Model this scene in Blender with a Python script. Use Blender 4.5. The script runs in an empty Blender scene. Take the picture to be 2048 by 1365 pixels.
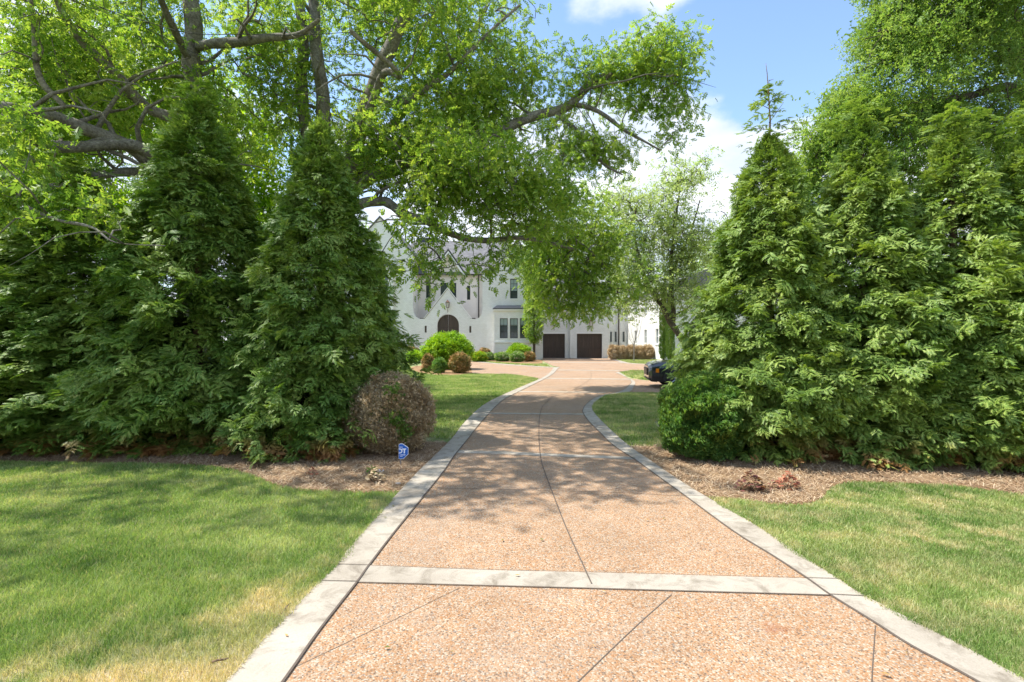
import bpy, math, random
import numpy as np
from mathutils import Vector, geometry as mgeo
R = math.radians
random.seed(7); rng = np.random.default_rng(7)
scn = bpy.context.scene
col = scn.collection
# ------------------------------------------------------------------ camera, sky, sun, exposure
F = 1000.0; CH = 1.7                       # focal length in photo pixels, camera height
cam = bpy.data.cameras.new("camera"); camo = bpy.data.objects.new("camera", cam); col.objects.link(camo)
cam.sensor_width = 36.0; cam.lens = 36.0*F/2048.0
cam.clip_start = 0.05; cam.clip_end = 3000
camo.location = (0, 0, CH); camo.rotation_euler = (R(90), 0, 0)
scn.camera = camo
SUN = Vector((-0.50, 0.03, 0.86)).normalized()     # direction towards the sun
world = bpy.data.worlds.new("World"); scn.world = world; world.use_nodes = True
wn = world.node_tree; wn.nodes.clear()
def N(t, typ, **kw):
    n = t.nodes.new(typ)
    for k, v in kw.items(): setattr(n, k, v)
    return n
def wset(n, **kw):
    for k, v in kw.items(): n.inputs[k].default_value = v
sky = N(wn, 'ShaderNodeTexSky', sky_type='NISHITA')
sky.sun_disc = False
sky.sun_elevation = math.asin(SUN.z); sky.sun_rotation = math.atan2(SUN.x, SUN.y)
sky.air_density = 1.0; sky.dust_density = 0.3; sky.ozone_density = 1.6; sky.altitude = 200
bg = N(wn, 'ShaderNodeBackground'); bg.inputs['Strength'].default_value = 0.14
wn.links.new(sky.outputs[0], bg.inputs[0])
tc = N(wn, 'ShaderNodeTexCoord'); sep = N(wn, 'ShaderNodeSeparateXYZ')
wn.links.new(tc.outputs['Generated'], sep.inputs[0])
def wm(op, a, b=None, c=None, clamp=False):
    m = N(wn, 'ShaderNodeMath', operation=op); m.use_clamp = clamp
    for i, v in enumerate((a, b, c)):
        if v is None: continue
        if isinstance(v, (int, float)): m.inputs[i].default_value = v
        else: wn.links.new(v, m.inputs[i])
    return m.outputs[0]
zz = wm('ADD', wm('MAXIMUM', sep.outputs[2], 0.0), 0.22)
comb = N(wn, 'ShaderNodeCombineXYZ')
wn.links.new(wm('DIVIDE', sep.outputs[0], zz), comb.inputs[0]); wn.links.new(wm('DIVIDE', sep.outputs[1], zz), comb.inputs[1])
cn = N(wn, 'ShaderNodeTexNoise'); wset(cn, Scale=1.9, Detail=9.0, Roughness=0.55)
mp = N(wn, 'ShaderNodeMapping'); mp.inputs['Location'].default_value = (3.1, 1.7, 0.4)
wn.links.new(comb.outputs[0], mp.inputs[0]); wn.links.new(mp.outputs[0], cn.inputs['Vector'])
# cloud banks: lower over the horizon, clear higher up on the right
dotn = N(wn, 'ShaderNodeVectorMath', operation='DOT_PRODUCT')
nrm = N(wn, 'ShaderNodeVectorMath', operation='NORMALIZE'); wn.links.new(tc.outputs['Generated'], nrm.inputs[0])
wn.links.new(nrm.outputs[0], dotn.inputs[0])
dotn.inputs[1].default_value = Vector((0.50, 1.0, 0.59)).normalized()
clear = wm('MULTIPLY', wm('SUBTRACT', dotn.outputs['Value'], 0.986, clamp=True), 26.0)
dot2 = N(wn, 'ShaderNodeVectorMath', operation='DOT_PRODUCT'); wn.links.new(nrm.outputs[0], dot2.inputs[0])
dot2.inputs[1].default_value = Vector((0.44, 1.0, 0.40)).normalized()
bank = wm('MULTIPLY', wm('SUBTRACT', dot2.outputs['Value'], 0.982, clamp=True), 12.0)
dot3 = N(wn, 'ShaderNodeVectorMath', operation='DOT_PRODUCT'); wn.links.new(nrm.outputs[0], dot3.inputs[0])
dot3.inputs[1].default_value = Vector((0.36, 1.0, 0.69)).normalized()
bank = wm('ADD', bank, wm('MULTIPLY', wm('SUBTRACT', dot3.outputs['Value'], 0.975, clamp=True), 11.0))
low = wm('MULTIPLY', wm('SUBTRACT', 0.46, sep.outputs[2], clamp=True), 0.75)
cv = wm('ADD', wm('SUBTRACT', wm('ADD', cn.outputs[0], low), clear), bank)
mr = N(wn, 'ShaderNodeMapRange'); mr.interpolation_type = 'SMOOTHSTEP'
wn.links.new(cv, mr.inputs[0]); mr.inputs[1].default_value = 0.50; mr.inputs[2].default_value = 0.64
cn2 = N(wn, 'ShaderNodeTexNoise'); wset(cn2, Scale=3.4, Detail=5.0); wn.links.new(mp.outputs[0], cn2.inputs['Vector'])
cr = N(wn, 'ShaderNodeValToRGB'); cr.color_ramp.elements[0].position = 0.35; cr.color_ramp.elements[0].color = (0.60, 0.66, 0.78, 1)
cr.color_ramp.elements[1].position = 0.65; cr.color_ramp.elements[1].color = (0.93, 0.95, 0.98, 1)
wn.links.new(cn2.outputs[0], cr.inputs[0])
bg2 = N(wn, 'ShaderNodeBackground'); bg2.inputs['Strength'].default_value = 0.64; wn.links.new(cr.outputs[0], bg2.inputs[0])
mx = N(wn, 'ShaderNodeMixShader'); wn.links.new(wm('MULTIPLY', mr.outputs[0], 0.93), mx.inputs[0])
wn.links.new(bg.outputs[0], mx.inputs[1]); wn.links.new(bg2.outputs[0], mx.inputs[2])
wo = N(wn, 'ShaderNodeOutputWorld'); wn.links.new(mx.outputs[0], wo.inputs[0])

sl = bpy.data.lights.new("sun", 'SUN'); sl.energy = 3.3; sl.angle = R(0.55); sl.color = (1.0, 0.955, 0.88)
slo = bpy.data.objects.new("sun", sl); col.objects.link(slo)
slo.rotation_euler = SUN.to_track_quat('Z', 'Y').to_euler(); slo.location = (-20, 0, 40)
scn.view_settings.view_transform = 'Standard'; scn.view_settings.look = 'None'
scn.view_settings.exposure = 1.25; scn.view_settings.gamma = 1.0
scn.cycles.max_bounces = 8; scn.cycles.diffuse_bounces = 6; scn.cycles.transparent_max_bounces = 8; scn.cycles.transmission_bounces = 6

# ------------------------------------------------------------------ helpers
def P(px, py, z=0.0):                      # a point on level ground seen at a photo pixel
    D = CH*F/(py-682.5); return ((px-1024)*D/F, D, z)
def W(px, py, D): return ((px-1024)*D/F, D, CH-(py-682.5)*D/F)
ORG = {}
def link(o):
    col.objects.link(o); return o
def mesh_obj(name, v, f, mat, parent=None, smooth=False, org=None, sizes=None):
    """v (n,3) world, f list of faces or int array (m,k)."""
    o0 = np.array(ORG[parent.name] if parent is not None else (org if org is not None else (0, 0, 0)), float)
    v = np.asarray(v, dtype=np.float64) - o0
    me = bpy.data.meshes.new(name)
    if isinstance(f, np.ndarray):
        m, k = f.shape
        me.vertices.add(len(v)); me.vertices.foreach_set('co', v.astype(np.float32).ravel())
        me.loops.add(m*k); me.loops.foreach_set('vertex_index', f.astype(np.int32).ravel())
        me.polygons.add(m); me.polygons.foreach_set('loop_start', (np.arange(m)*k).astype(np.int32))
        me.polygons.foreach_set('loop_total', np.full(m, k, np.int32))
        me.update(calc_edges=True)
    else:
        me.from_pydata([tuple(a) for a in v], [], f); me.update()
    if smooth:
        me.polygons.foreach_set('use_smooth', np.ones(len(me.polygons), bool))
    me.materials.append(mat)
    o = bpy.data.objects.new(name, me); link(o)
    if parent is not None:
        o.parent = parent; ORG[o.name] = ORG[parent.name]
    else:
        o.location = o0; ORG[o.name] = tuple(o0)
    return o
def thing(name, loc, label, cat, group=None):
    o = bpy.data.objects.new(name, None); link(o); o.location = loc; o.empty_display_size = 0.3
    ORG[o.name] = tuple(loc); return tag(o, label, cat, group)
def tag(o, label=None, cat=None, group=None, kind=None):
    if label: o['label'] = label
    if cat: o['category'] = cat
    if group: o['group'] = group
    if kind: o['kind'] = kind
    return o
class MB:
    def __init__(s): s.v = []; s.f = []
    def add(s, vs, fs):
        k = len(s.v); s.v += [tuple(a) for a in vs]; s.f += [tuple(i+k for i in q) for q in fs]; return s
    def box(s, x0, x1, y0, y1, z0, z1):
        return s.add([(x0,y0,z0),(x1,y0,z0),(x1,y1,z0),(x0,y1,z0),(x0,y0,z1),(x1,y0,z1),(x1,y1,z1),(x0,y1,z1)],
                     [(0,3,2,1),(4,5,6,7),(0,1,5,4),(1,2,6,5),(2,3,7,6),(3,0,4,7)])
    def tube(s, pts, rad, n=8, caps=True):
        pts = [Vector(p) for p in pts]
        if not hasattr(rad, '__len__'): rad = [rad]*len(pts)
        k = len(s.v); up = Vector((0.13, 0.31, 0.94))
        for i, p in enumerate(pts):
            d = (pts[min(i+1, len(pts)-1)]-pts[max(i-1, 0)]).normalized()
            a = d.cross(up)
            if a.length < 0.15: a = d.cross(Vector((1, 0, 0)))
            a.normalize(); b = d.cross(a)
            for j in range(n):
                t = 2*math.pi*j/n; s.v.append(tuple(p+(a*math.cos(t)+b*math.sin(t))*rad[i]))
        for i in range(len(pts)-1):
            for j in range(n):
                s.f.append((k+i*n+j, k+i*n+(j+1) % n, k+(i+1)*n+(j+1) % n, k+(i+1)*n+j))
        if caps:
            s.f.append(tuple(k+j for j in reversed(range(n)))); s.f.append(tuple(k+(len(pts)-1)*n+j for j in range(n)))
        return s
    def prism(s, outline, y0, y1, holes=()):
        """polygon in (x,z), extruded from y0 (front) to y1, with holes"""
        loops = [list(outline)]+[list(h) for h in holes]
        flat = [p for l in loops for p in l]
        tri = mgeo.tessellate_polygon([[Vector((x, z, 0)) for x, z in l] for l in loops])
        k = len(s.v); m = len(flat)
        s.v += [(x, y0, z) for x, z in flat]+[(x, y1, z) for x, z in flat]
        for a, b, c in tri:
            s.f.append((k+a, k+b, k+c)); s.f.append((k+m+c, k+m+b, k+m+a))
        i0 = 0
        for l in loops:
            n = len(l)
            for j in range(n):
                a, b = i0+j, i0+(j+1) % n
                s.f.append((k+a, k+m+a, k+m+b, k+b))
            i0 += n
        return s
    def build(s, name, mat, parent=None, smooth=False, org=None):
        return mesh_obj(name, np.array(s.v), s.f, mat, parent, smooth, org)

def scatter(tv, tf, pos, M, scale):
    """copies of a small template (tv, tf) at pos with rotation matrices M (N,3,3), scale (N,)"""
    tv = np.asarray(tv, float); tf = np.asarray(tf, int)
    n = len(pos)
    v = np.einsum('nij,kj->nki', M, tv)*np.asarray(scale).reshape(-1, 1, 1)+pos[:, None, :]
    f = tf[None, :, :]+(np.arange(n)*len(tv))[:, None, None]
    return v.reshape(-1, 3), f.reshape(-1, tf.shape[1])
def frames(fw, up):
    fw = fw/np.linalg.norm(fw, axis=1, keepdims=True)
    s = np.cross(up, fw); ln = np.linalg.norm(s, axis=1, keepdims=True); s = s/np.maximum(ln, 1e-6)
    u = np.cross(fw, s)
    return np.stack([fw, s, u], axis=2)
def joinvf(parts):
    vs, fs, k = [], [], 0
    for v, f in parts:
        vs.append(v); fs.append(f+k); k += len(v)
    return np.concatenate(vs), np.concatenate(fs)
def vnoise(p, s=1.0, seed=0):
    """cheap smooth 3d noise -1..1"""
    p = np.asarray(p)*s
    r = np.random.default_rng(seed); out = 0
    for i in range(5):
        k = r.normal(size=3)*1.6; out = out+np.sin(p@k+r.uniform(0, 6.28))
    return out/3.2
def pip(pts, poly):
    x, y = pts[:, 0], pts[:, 1]; ins = np.zeros(len(pts), bool); n = len(poly)
    for i in range(n):
        x0, y0 = poly[i][:2]; x1, y1 = poly[(i+1) % n][:2]
        c = ((y0 > y) != (y1 > y)) & (x < (x1-x0)*(y-y0)/((y1-y0) if y1 != y0 else 1e-9)+x0)
        ins ^= c
    return ins
def catmull(pts, n=6):
    pts = [np.array(p, float) for p in pts]
    q = [2*pts[0]-pts[1]]+pts+[2*pts[-1]-pts[-2]]; out = []
    for i in range(1, len(q)-2):
        for t in np.linspace(0, 1, n, endpoint=False):
            a, b, c, d = q[i-1], q[i], q[i+1], q[i+2]
            out.append(0.5*((2*b)+(-a+c)*t+(2*a-5*b+4*c-d)*t*t+(-a+3*b-3*c+d)*t**3))
    out.append(pts[-1]); return out

# ------------------------------------------------------------------ materials
def newmat(name):
    m = bpy.data.materials.new(name); m.use_nodes = True; t = m.node_tree; t.nodes.clear()
    out = N(t, 'ShaderNodeOutputMaterial'); return m, t, out
def bsdf(t, **kw):
    b = N(t, 'ShaderNodeBsdfPrincipled')
    for k, v in kw.items():
        b.inputs[k.replace('_', ' ')].default_value = v
    return b
def ramp(t, src, stops, interp='LINEAR'):
    r = N(t, 'ShaderNodeValToRGB'); r.color_ramp.interpolation = interp
    e = r.color_ramp.elements
    while len(e) < len(stops): e.new(0.5)
    for i, (p, c) in enumerate(stops):
        e[i].position = p; e[i].color = (*c, 1) if len(c) == 3 else c
    t.links.new(src, r.inputs[0]); return r.outputs[0]
def noise(t, vec, scale, detail=4, rough=0.5, dist=0.0):
    n = N(t, 'ShaderNodeTexNoise'); wset(n, Scale=scale, Detail=detail, Roughness=rough, Distortion=dist)
    t.links.new(vec, n.inputs['Vector']); return n.outputs[0]
def mixc(t, fac, a, b, mode='MIX'):
    m = N(t, 'ShaderNodeMix', data_type='RGBA', blend_type=mode)
    for i, v in ((0, fac), (6, a), (7, b)):
        if isinstance(v, (int, float)): m.inputs[i].default_value = v
        elif isinstance(v, tuple): m.inputs[i].default_value = (*v, 1)
        else: t.links.new(v, m.inputs[i])
    return m.outputs[2]
def mth(t, op, a, b=None, clamp=False):
    m = N(t, 'ShaderNodeMath', operation=op); m.use_clamp = clamp
    for i, v in enumerate((a, b)):
        if v is None: continue
        if isinstance(v, (int, float)): m.inputs[i].default_value = v
        else: t.links.new(v, m.inputs[i])
    return m.outputs[0]
def maprange(t, v, a, b, c=0.0, d=1.0):
    m = N(t, 'ShaderNodeMapRange'); t.links.new(v, m.inputs[0])
    for i, q in enumerate((a, b, c, d)): m.inputs[i+1].default_value = q
    return m.outputs[0]
def bump(t, h, strength, dist, b):
    n = N(t, 'ShaderNodeBump'); n.inputs['Strength'].default_value = strength; n.inputs['Distance'].default_value = dist
    t.links.new(h, n.inputs['Height']); t.links.new(n.outputs[0], b.inputs['Normal'])
def wpos(t): return N(t, 'ShaderNodeNewGeometry').outputs['Position']

def leaf_mat(name, dark, mid, light, trans=0.35, ns=0.8, tcol=None, brown=None, rough=0.55, spec=0.35):
    m, t, out = newmat(name)
    g = N(t, 'ShaderNodeNewGeometry'); pos = g.outputs['Position']
    n1 = noise(t, pos, ns, 3); rpi = g.outputs['Random Per Island']
    v = mth(t, 'ADD', mth(t, 'MULTIPLY', n1, 0.9), mth(t, 'MULTIPLY', rpi, 0.45))
    c = ramp(t, v, [(0.32, dark), (0.62, mid), (0.92, light)])
    if brown:
        z = N(t, 'ShaderNodeSeparateXYZ'); t.links.new(pos, z.inputs[0])
        nb = noise(t, pos, 3.2, 2)
        msk = mth(t, 'MULTIPLY', maprange(t, z.outputs[2], 0.5, 0.12), maprange(t, nb, 0.5, 0.56))
        c = mixc(t, mth(t, 'MULTIPLY', msk, 0.9, True), c, brown)
    b = bsdf(t, Roughness=rough); b.inputs['Specular IOR Level'].default_value = spec
    t.links.new(c, b.inputs['Base Color'])
    tr = N(t, 'ShaderNodeBsdfTranslucent')
    tc_ = mixc(t, 1.0, c, tcol or (2.2, 2.1, 0.9), 'MULTIPLY')
    t.links.new(tc_, tr.inputs[0])
    ms = N(t, 'ShaderNodeMixShader'); ms.inputs[0].default_value = trans
    t.links.new(b.outputs[0], ms.inputs[1]); t.links.new(tr.outputs[0], ms.inputs[2]); t.links.new(ms.outputs[0], out.inputs[0])
    return m
def simple(name, c, rough=0.6, metal=0.0, nscale=None, namt=0.15, spec=0.5, coat=0.0):
    m, t, out = newmat(name); b = bsdf(t, Roughness=rough, Metallic=metal)
    b.inputs['Base Color'].default_value = (*c, 1); b.inputs['Specular IOR Level'].default_value = spec
    b.inputs['Coat Weight'].default_value = coat
    if nscale:
        nn = noise(t, wpos(t), nscale, 5)
        d = tuple(x*(1-namt) for x in c); l = tuple(min(1, x*(1+namt)) for x in c)
        t.links.new(ramp(t, nn, [(0.3, d), (0.7, l)]), b.inputs['Base Color'])
    t.links.new(b.outputs[0], out.inputs[0]); return m

def aggregate():
    m, t, out = newmat("exposed_aggregate"); pos = wpos(t)
    vo = N(t, 'ShaderNodeTexVoronoi'); wset(vo, Scale=100.0); vo.voronoi_dimensions = '2D'
    jit = N(t, 'ShaderNodeMix', data_type='VECTOR'); t.links.new(pos, vo.inputs['Vector'])
    s = N(t, 'ShaderNodeSeparateColor'); t.links.new(vo.outputs['Color'], s.inputs[0])
    peb = ramp(t, s.outputs[0], [(0.0, (0.22, 0.15, 0.11)), (0.08, (0.44, 0.23, 0.11)), (0.24, (0.56, 0.31, 0.16)), (0.42, (0.56, 0.39, 0.26)),
                                 (0.62, (0.52, 0.32, 0.19)), (0.76, (0.62, 0.49, 0.38)), (0.90, (0.66, 0.58, 0.49)), (0.97, (0.30, 0.27, 0.26))], 'CONSTANT')
    mort = mixc(t, maprange(t, vo.outputs['Distance'], 0.45, 0.75), peb, (0.44, 0.33, 0.24))
    big = noise(t, pos, 0.9, 5, 0.6); mid = noise(t, pos, 6.0, 4)
    c = mixc(t, 1.0, mort, ramp(t, big, [(0.3, (0.66, 0.64, 0.58)), (0.7, (0.85, 0.83, 0.77))]), 'MULTIPLY')
    c = mixc(t, 1.0, c, ramp(t, mid, [(0.3, (0.86, 0.84, 0.82)), (0.7, (1, 1, 1))]), 'MULTIPLY')
    wr = noise(t, pos, 0.45, 7, 0.72, 0.8); c = mixc(t, maprange(t, wr, 0.50, 0.66, 0.0, 0.38), c, (0.30, 0.25, 0.20))
    gt = noise(t, pos, 22.0, 3, 0.6); c = mixc(t, maprange(t, gt, 0.60, 0.72, 0.0, 0.35), c, (0.24, 0.19, 0.15))
    # a rust stain, where the photo has it
    st = N(t, 'ShaderNodeVectorMath', operation='DISTANCE'); t.links.new(pos, st.inputs[0]); st.inputs[1].default_value = P(1552, 1262, .012)
    sm = mth(t, 'ADD', st.outputs['Value'], mth(t, 'MULTIPLY', mth(t, 'SUBTRACT', noise(t, pos, 14, 3), 0.5), 0.22))
    c = mixc(t, maprange(t, sm, 0.09, 0.0, 0.0, 0.75), c, (0.25, 0.08, 0.03))
    b = bsdf(t, Roughness=0.8); b.inputs['Specular IOR Level'].default_value = 0.3
    t.links.new(c, b.inputs['Base Color']); bump(t, vo.outputs['Distance'], 0.5, -0.006, b)
    t.links.new(b.outputs[0], out.inputs[0]); return m
def concrete():
    m, t, out = newmat("pale_concrete"); pos = wpos(t)
    a = noise(t, pos, 1.3, 6, 0.65); f_ = noise(t, pos, 120.0, 3); st = noise(t, pos, 5.0, 5, 0.7, 0.6)
    c = ramp(t, a, [(0.3, (0.33, 0.285, 0.225)), (0.55, (0.43, 0.38, 0.305)), (0.75, (0.49, 0.435, 0.36))])
    c = mixc(t, 1.0, c, ramp(t, st, [(0.34, (0.62, 0.60, 0.57)), (0.52, (1, 1, 1))]), 'MULTIPLY')
    c = mixc(t, 1.0, c, ramp(t, f_, [(0.3, (0.86, 0.86, 0.86)), (0.7, (1.04, 1.04, 1.04))]), 'MULTIPLY')
    b = bsdf(t, Roughness=0.85); b.inputs['Specular IOR Level'].default_value = 0.3
    t.links.new(c, b.inputs['Base Color']); bump(t, f_, 0.3, 0.004, b); t.links.new(b.outputs[0], out.inputs[0]); return m
def grasscol(t, pos):
    n1 = noise(t, pos, 0.55, 4, 0.6); n2 = noise(t, pos, 3.5, 4, 0.6)
    v = mth(t, 'ADD', mth(t, 'MULTIPLY', n1, 0.6), mth(t, 'MULTIPLY', n2, 0.4))
    c = ramp(t, v, [(0.36, (0.13, 0.215, 0.05)), (0.5, (0.255, 0.335, 0.115)), (0.64, (0.41, 0.45, 0.22))])
    # dry straw-coloured patch along the near left kerb and thin streaks elsewhere
    sp = N(t, 'ShaderNodeSeparateXYZ'); t.links.new(pos, sp.inputs[0])
    dk = mth(t, 'ADD', maprange(t, sp.outputs[0], -3.4, -1.4, -0.35, 0.52), maprange(t, sp.outputs[1], 4.4, 2.3, -0.65, 0.06))
    dk = mth(t, 'MULTIPLY', dk, maprange(t, sp.outputs[0], 0.3, 0.0))
    dry = mth(t, 'ADD', dk, mth(t, 'MULTIPLY', mth(t, 'SUBTRACT', noise(t, pos, 2.6, 7, 0.75), 0.47), 2.3))
    c = mixc(t, maprange(t, dry, 0.0, 0.42, 0.0, 0.92), c, (0.60, 0.50, 0.35))
    wv = N(t, 'ShaderNodeTexWave'); wv.bands_direction = 'Y'; wset(wv, Scale=0.33, Distortion=1.2, Detail=2.0); t.links.new(pos, wv.inputs[0])
    c = mixc(t, 1.0, c, ramp(t, wv.outputs[1], [(0.25, (0.84, 0.90, 0.84)), (0.75, (1.08, 1.06, 1.08))]), 'MULTIPLY')
    dn = noise(t, pos, 1.1, 6, 0.7)
    c = mixc(t, maprange(t, dn, 0.52, 0.68, 0.0, 0.6), c, (0.46, 0.43, 0.24))
    return c
def lawn_ground():
    m, t, out = newmat("lawn_soil"); pos = wpos(t)
    c = grasscol(t, pos); f_ = noise(t, pos, 60.0, 4, 0.7)
    c = mixc(t, 1.0, c, ramp(t, f_, [(0.3, (0.55, 0.5, 0.45)), (0.7, (1.1, 1.1, 1.1))]), 'MULTIPLY')
    b = bsdf(t, Roughness=0.9); b.inputs['Specular IOR Level'].default_value = 0.15
    t.links.new(c, b.inputs['Base Color']); bump(t, f_, 0.6, 0.02, b); t.links.new(b.outputs[0], out.inputs[0]); return m
def blade_mat():
    m, t, out = newmat("grass_blades"); g = N(t, 'ShaderNodeNewGeometry')
    c = grasscol(t, g.outputs['Position']); r = g.outputs['Random Per Island']
    c = mixc(t, 1.0, c, ramp(t, r, [(0.0, (0.7, 0.75, 0.6)), (0.6, (1.1, 1.15, 1.0)), (1.0, (1.7, 1.55, 1.5))]), 'MULTIPLY')
    c = mixc(t, maprange(t, r, 0.86, 0.88, 0.0, 0.75), c, (0.42, 0.36, 0.20))
    b = bsdf(t, Roughness=0.5); b.inputs['Specular IOR Level'].default_value = 0.3; t.links.new(c, b.inputs['Base Color'])
    tr = N(t, 'ShaderNodeBsdfTranslucent'); t.links.new(mixc(t, 1.0, c, (1.6, 1.6, 0.9), 'MULTIPLY'), tr.inputs[0])
    ms = N(t, 'ShaderNodeMixShader'); ms.inputs[0].default_value = 0.35
    t.links.new(b.outputs[0], ms.inputs[1]); t.links.new(tr.outputs[0], ms.inputs[2]); t.links.new(ms.outputs[0], out.inputs[0]); return m
def straw():
    m, t, out = newmat("pine_straw"); pos = wpos(t)
    n1 = noise(t, pos, 2.2, 5, 0.6); n2 = noise(t, pos, 70, 4, 0.7)
    c = ramp(t, n1, [(0.3, (0.21, 0.13, 0.065)), (0.5, (0.33, 0.215, 0.115)), (0.72, (0.44, 0.31, 0.17))])
    c = mixc(t, 1.0, c, ramp(t, n2, [(0.3, (0.55, 0.52, 0.5)), (0.7, (1.25, 1.2, 1.15))]), 'MULTIPLY')
    b = bsdf(t, Roughness=0.95); b.inputs['Specular IOR Level'].default_value = 0.1
    t.links.new(c, b.inputs['Base Color']); bump(t, n2, 0.8, 0.02, b); t.links.new(b.outputs[0], out.inputs[0]); return m
def needles():
    m, t, out = newmat("straw_needles"); g = N(t, 'ShaderNodeNewGeometry')
    c = ramp(t, g.outputs['Random Per Island'], [(0.0, (0.16, 0.09, 0.055)), (0.35, (0.31, 0.20, 0.11)), (0.7, (0.48, 0.33, 0.19)), (1.0, (0.62, 0.50, 0.34))])
    b = bsdf(t, Roughness=0.8); t.links.new(c, b.inputs['Base Color']); t.links.new(b.outputs[0], out.inputs[0]); return m
def white_brick():
    m, t, out = newmat("painted_brick"); pos = wpos(t)
    s = N(t, 'ShaderNodeSeparateXYZ'); t.links.new(pos, s.inputs[0])
    cb = N(t, 'ShaderNodeCombineXYZ'); t.links.new(mth(t, 'ADD', s.outputs[0], s.outputs[1]), cb.inputs[0]); t.links.new(s.outputs[2], cb.inputs[1])
    br = N(t, 'ShaderNodeTexBrick'); t.links.new(cb.outputs[0], br.inputs[0])
    wset(br, Scale=1.0, **{'Mortar Size': 0.008, 'Brick Width': 0.22, 'Row Height': 0.075, 'Bias': 0.0})
    br.inputs['Color1'].default_value = (0.79, 0.785, 0.745, 1); br.inputs['Color2'].default_value = (0.87, 0.865, 0.825, 1); br.inputs['Mortar'].default_value = (0.56, 0.545, 0.51, 1)
    gr = noise(t, pos, 0.7, 6, 0.65)
    c = mixc(t, 1.0, br.outputs[0], ramp(t, gr, [(0.3, (0.90, 0.89, 0.86)), (0.6, (1, 1, 1))]), 'MULTIPLY')
    b = bsdf(t, Roughness=0.75); t.links.new(c, b.inputs['Base Color']); bump(t, br.outputs['Fac'], 0.6, -0.012, b)
    t.links.new(b.outputs[0], out.inputs[0]); return m
def shingle():
    m, t, out = newmat("roof_shingles"); pos = wpos(t)
    s = N(t, 'ShaderNodeSeparateXYZ'); t.links.new(pos, s.inputs[0])
    cb = N(t, 'ShaderNodeCombineXYZ'); t.links.new(mth(t, 'ADD', s.outputs[0], mth(t, 'MULTIPLY', s.outputs[1], 0.2)), cb.inputs[0]); t.links.new(s.outputs[2], cb.inputs[1])
    br = N(t, 'ShaderNodeTexBrick'); t.links.new(cb.outputs[0], br.inputs[0])
    wset(br, Scale=1.0, **{'Mortar Size': 0.012, 'Brick Width': 0.30, 'Row Height': 0.13, 'Bias': 0.0})
    br.inputs['Color1'].default_value = (0.11, 0.108, 0.11, 1); br.inputs['Color2'].default_value = (0.19, 0.187, 0.188, 1); br.inputs['Mortar'].default_value = (0.10, 0.095, 0.10, 1)
    b = bsdf(t, Roughness=0.85); t.links.new(br.outputs[0], b.inputs['Base Color']); t.links.new(b.outputs[0], out.inputs[0]); return m
def dark_wood():
    m, t, out = newmat("dark_wood"); pos = wpos(t)
    mpn = N(t, 'ShaderNodeMapping'); mpn.inputs['Scale'].default_value = (14, 14, 0.8); t.links.new(pos, mpn.inputs[0])
    n1 = noise(t, mpn.outputs[0], 1.0, 5, 0.6)
    c = ramp(t, n1, [(0.3, (0.030, 0.019, 0.014)), (0.7, (0.085, 0.055, 0.04))])
    b = bsdf(t, Roughness=0.5); t.links.new(c, b.inputs['Base Color']); t.links.new(b.outputs[0], out.inputs[0]); return m
def bark(name, a, b_, moss=False):
    m, t, out = newmat(name); pos = wpos(t)
    n1 = noise(t, pos, 3.0, 6, 0.65); n2 = noise(t, pos, 24.0, 5, 0.7, 0.5)
    c = ramp(t, n1, [(0.32, a), (0.68, b_)])
    c = mixc(t, 1.0, c, ramp(t, n2, [(0.32, (0.45, 0.44, 0.42)), (0.62, (1.1, 1.1, 1.1))]), 'MULTIPLY')
    if moss:
        g = N(t, 'ShaderNodeNewGeometry'); s = N(t, 'ShaderNodeSeparateXYZ'); t.links.new(g.outputs['Normal'], s.inputs[0])
        mm = mth(t, 'MULTIPLY', maprange(t, s.outputs[2], 0.35, 0.8), maprange(t, noise(t, pos, 5, 3), 0.48, 0.6))
        c = mixc(t, mth(t, 'MULTIPLY', mm, 0.75), c, (0.16, 0.17, 0.045))
    b = bsdf(t, Roughness=0.9); b.inputs['Specular IOR Level'].default_value = 0.2
    t.links.new(c, b.inputs['Base Color']); bump(t, n2, 0.8, 0.03, b); t.links.new(b.outputs[0], out.inputs[0]); return m
def glass_dark():
    m, t, out = newmat("window_glass")
    b = bsdf(t, Roughness=0.06); b.inputs['Base Color'].default_value = (0.035, 0.05, 0.05, 1); b.inputs['Specular IOR Level'].default_value = 0.7
    t.links.new(b.outputs[0], out.inputs[0]); return m

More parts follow.
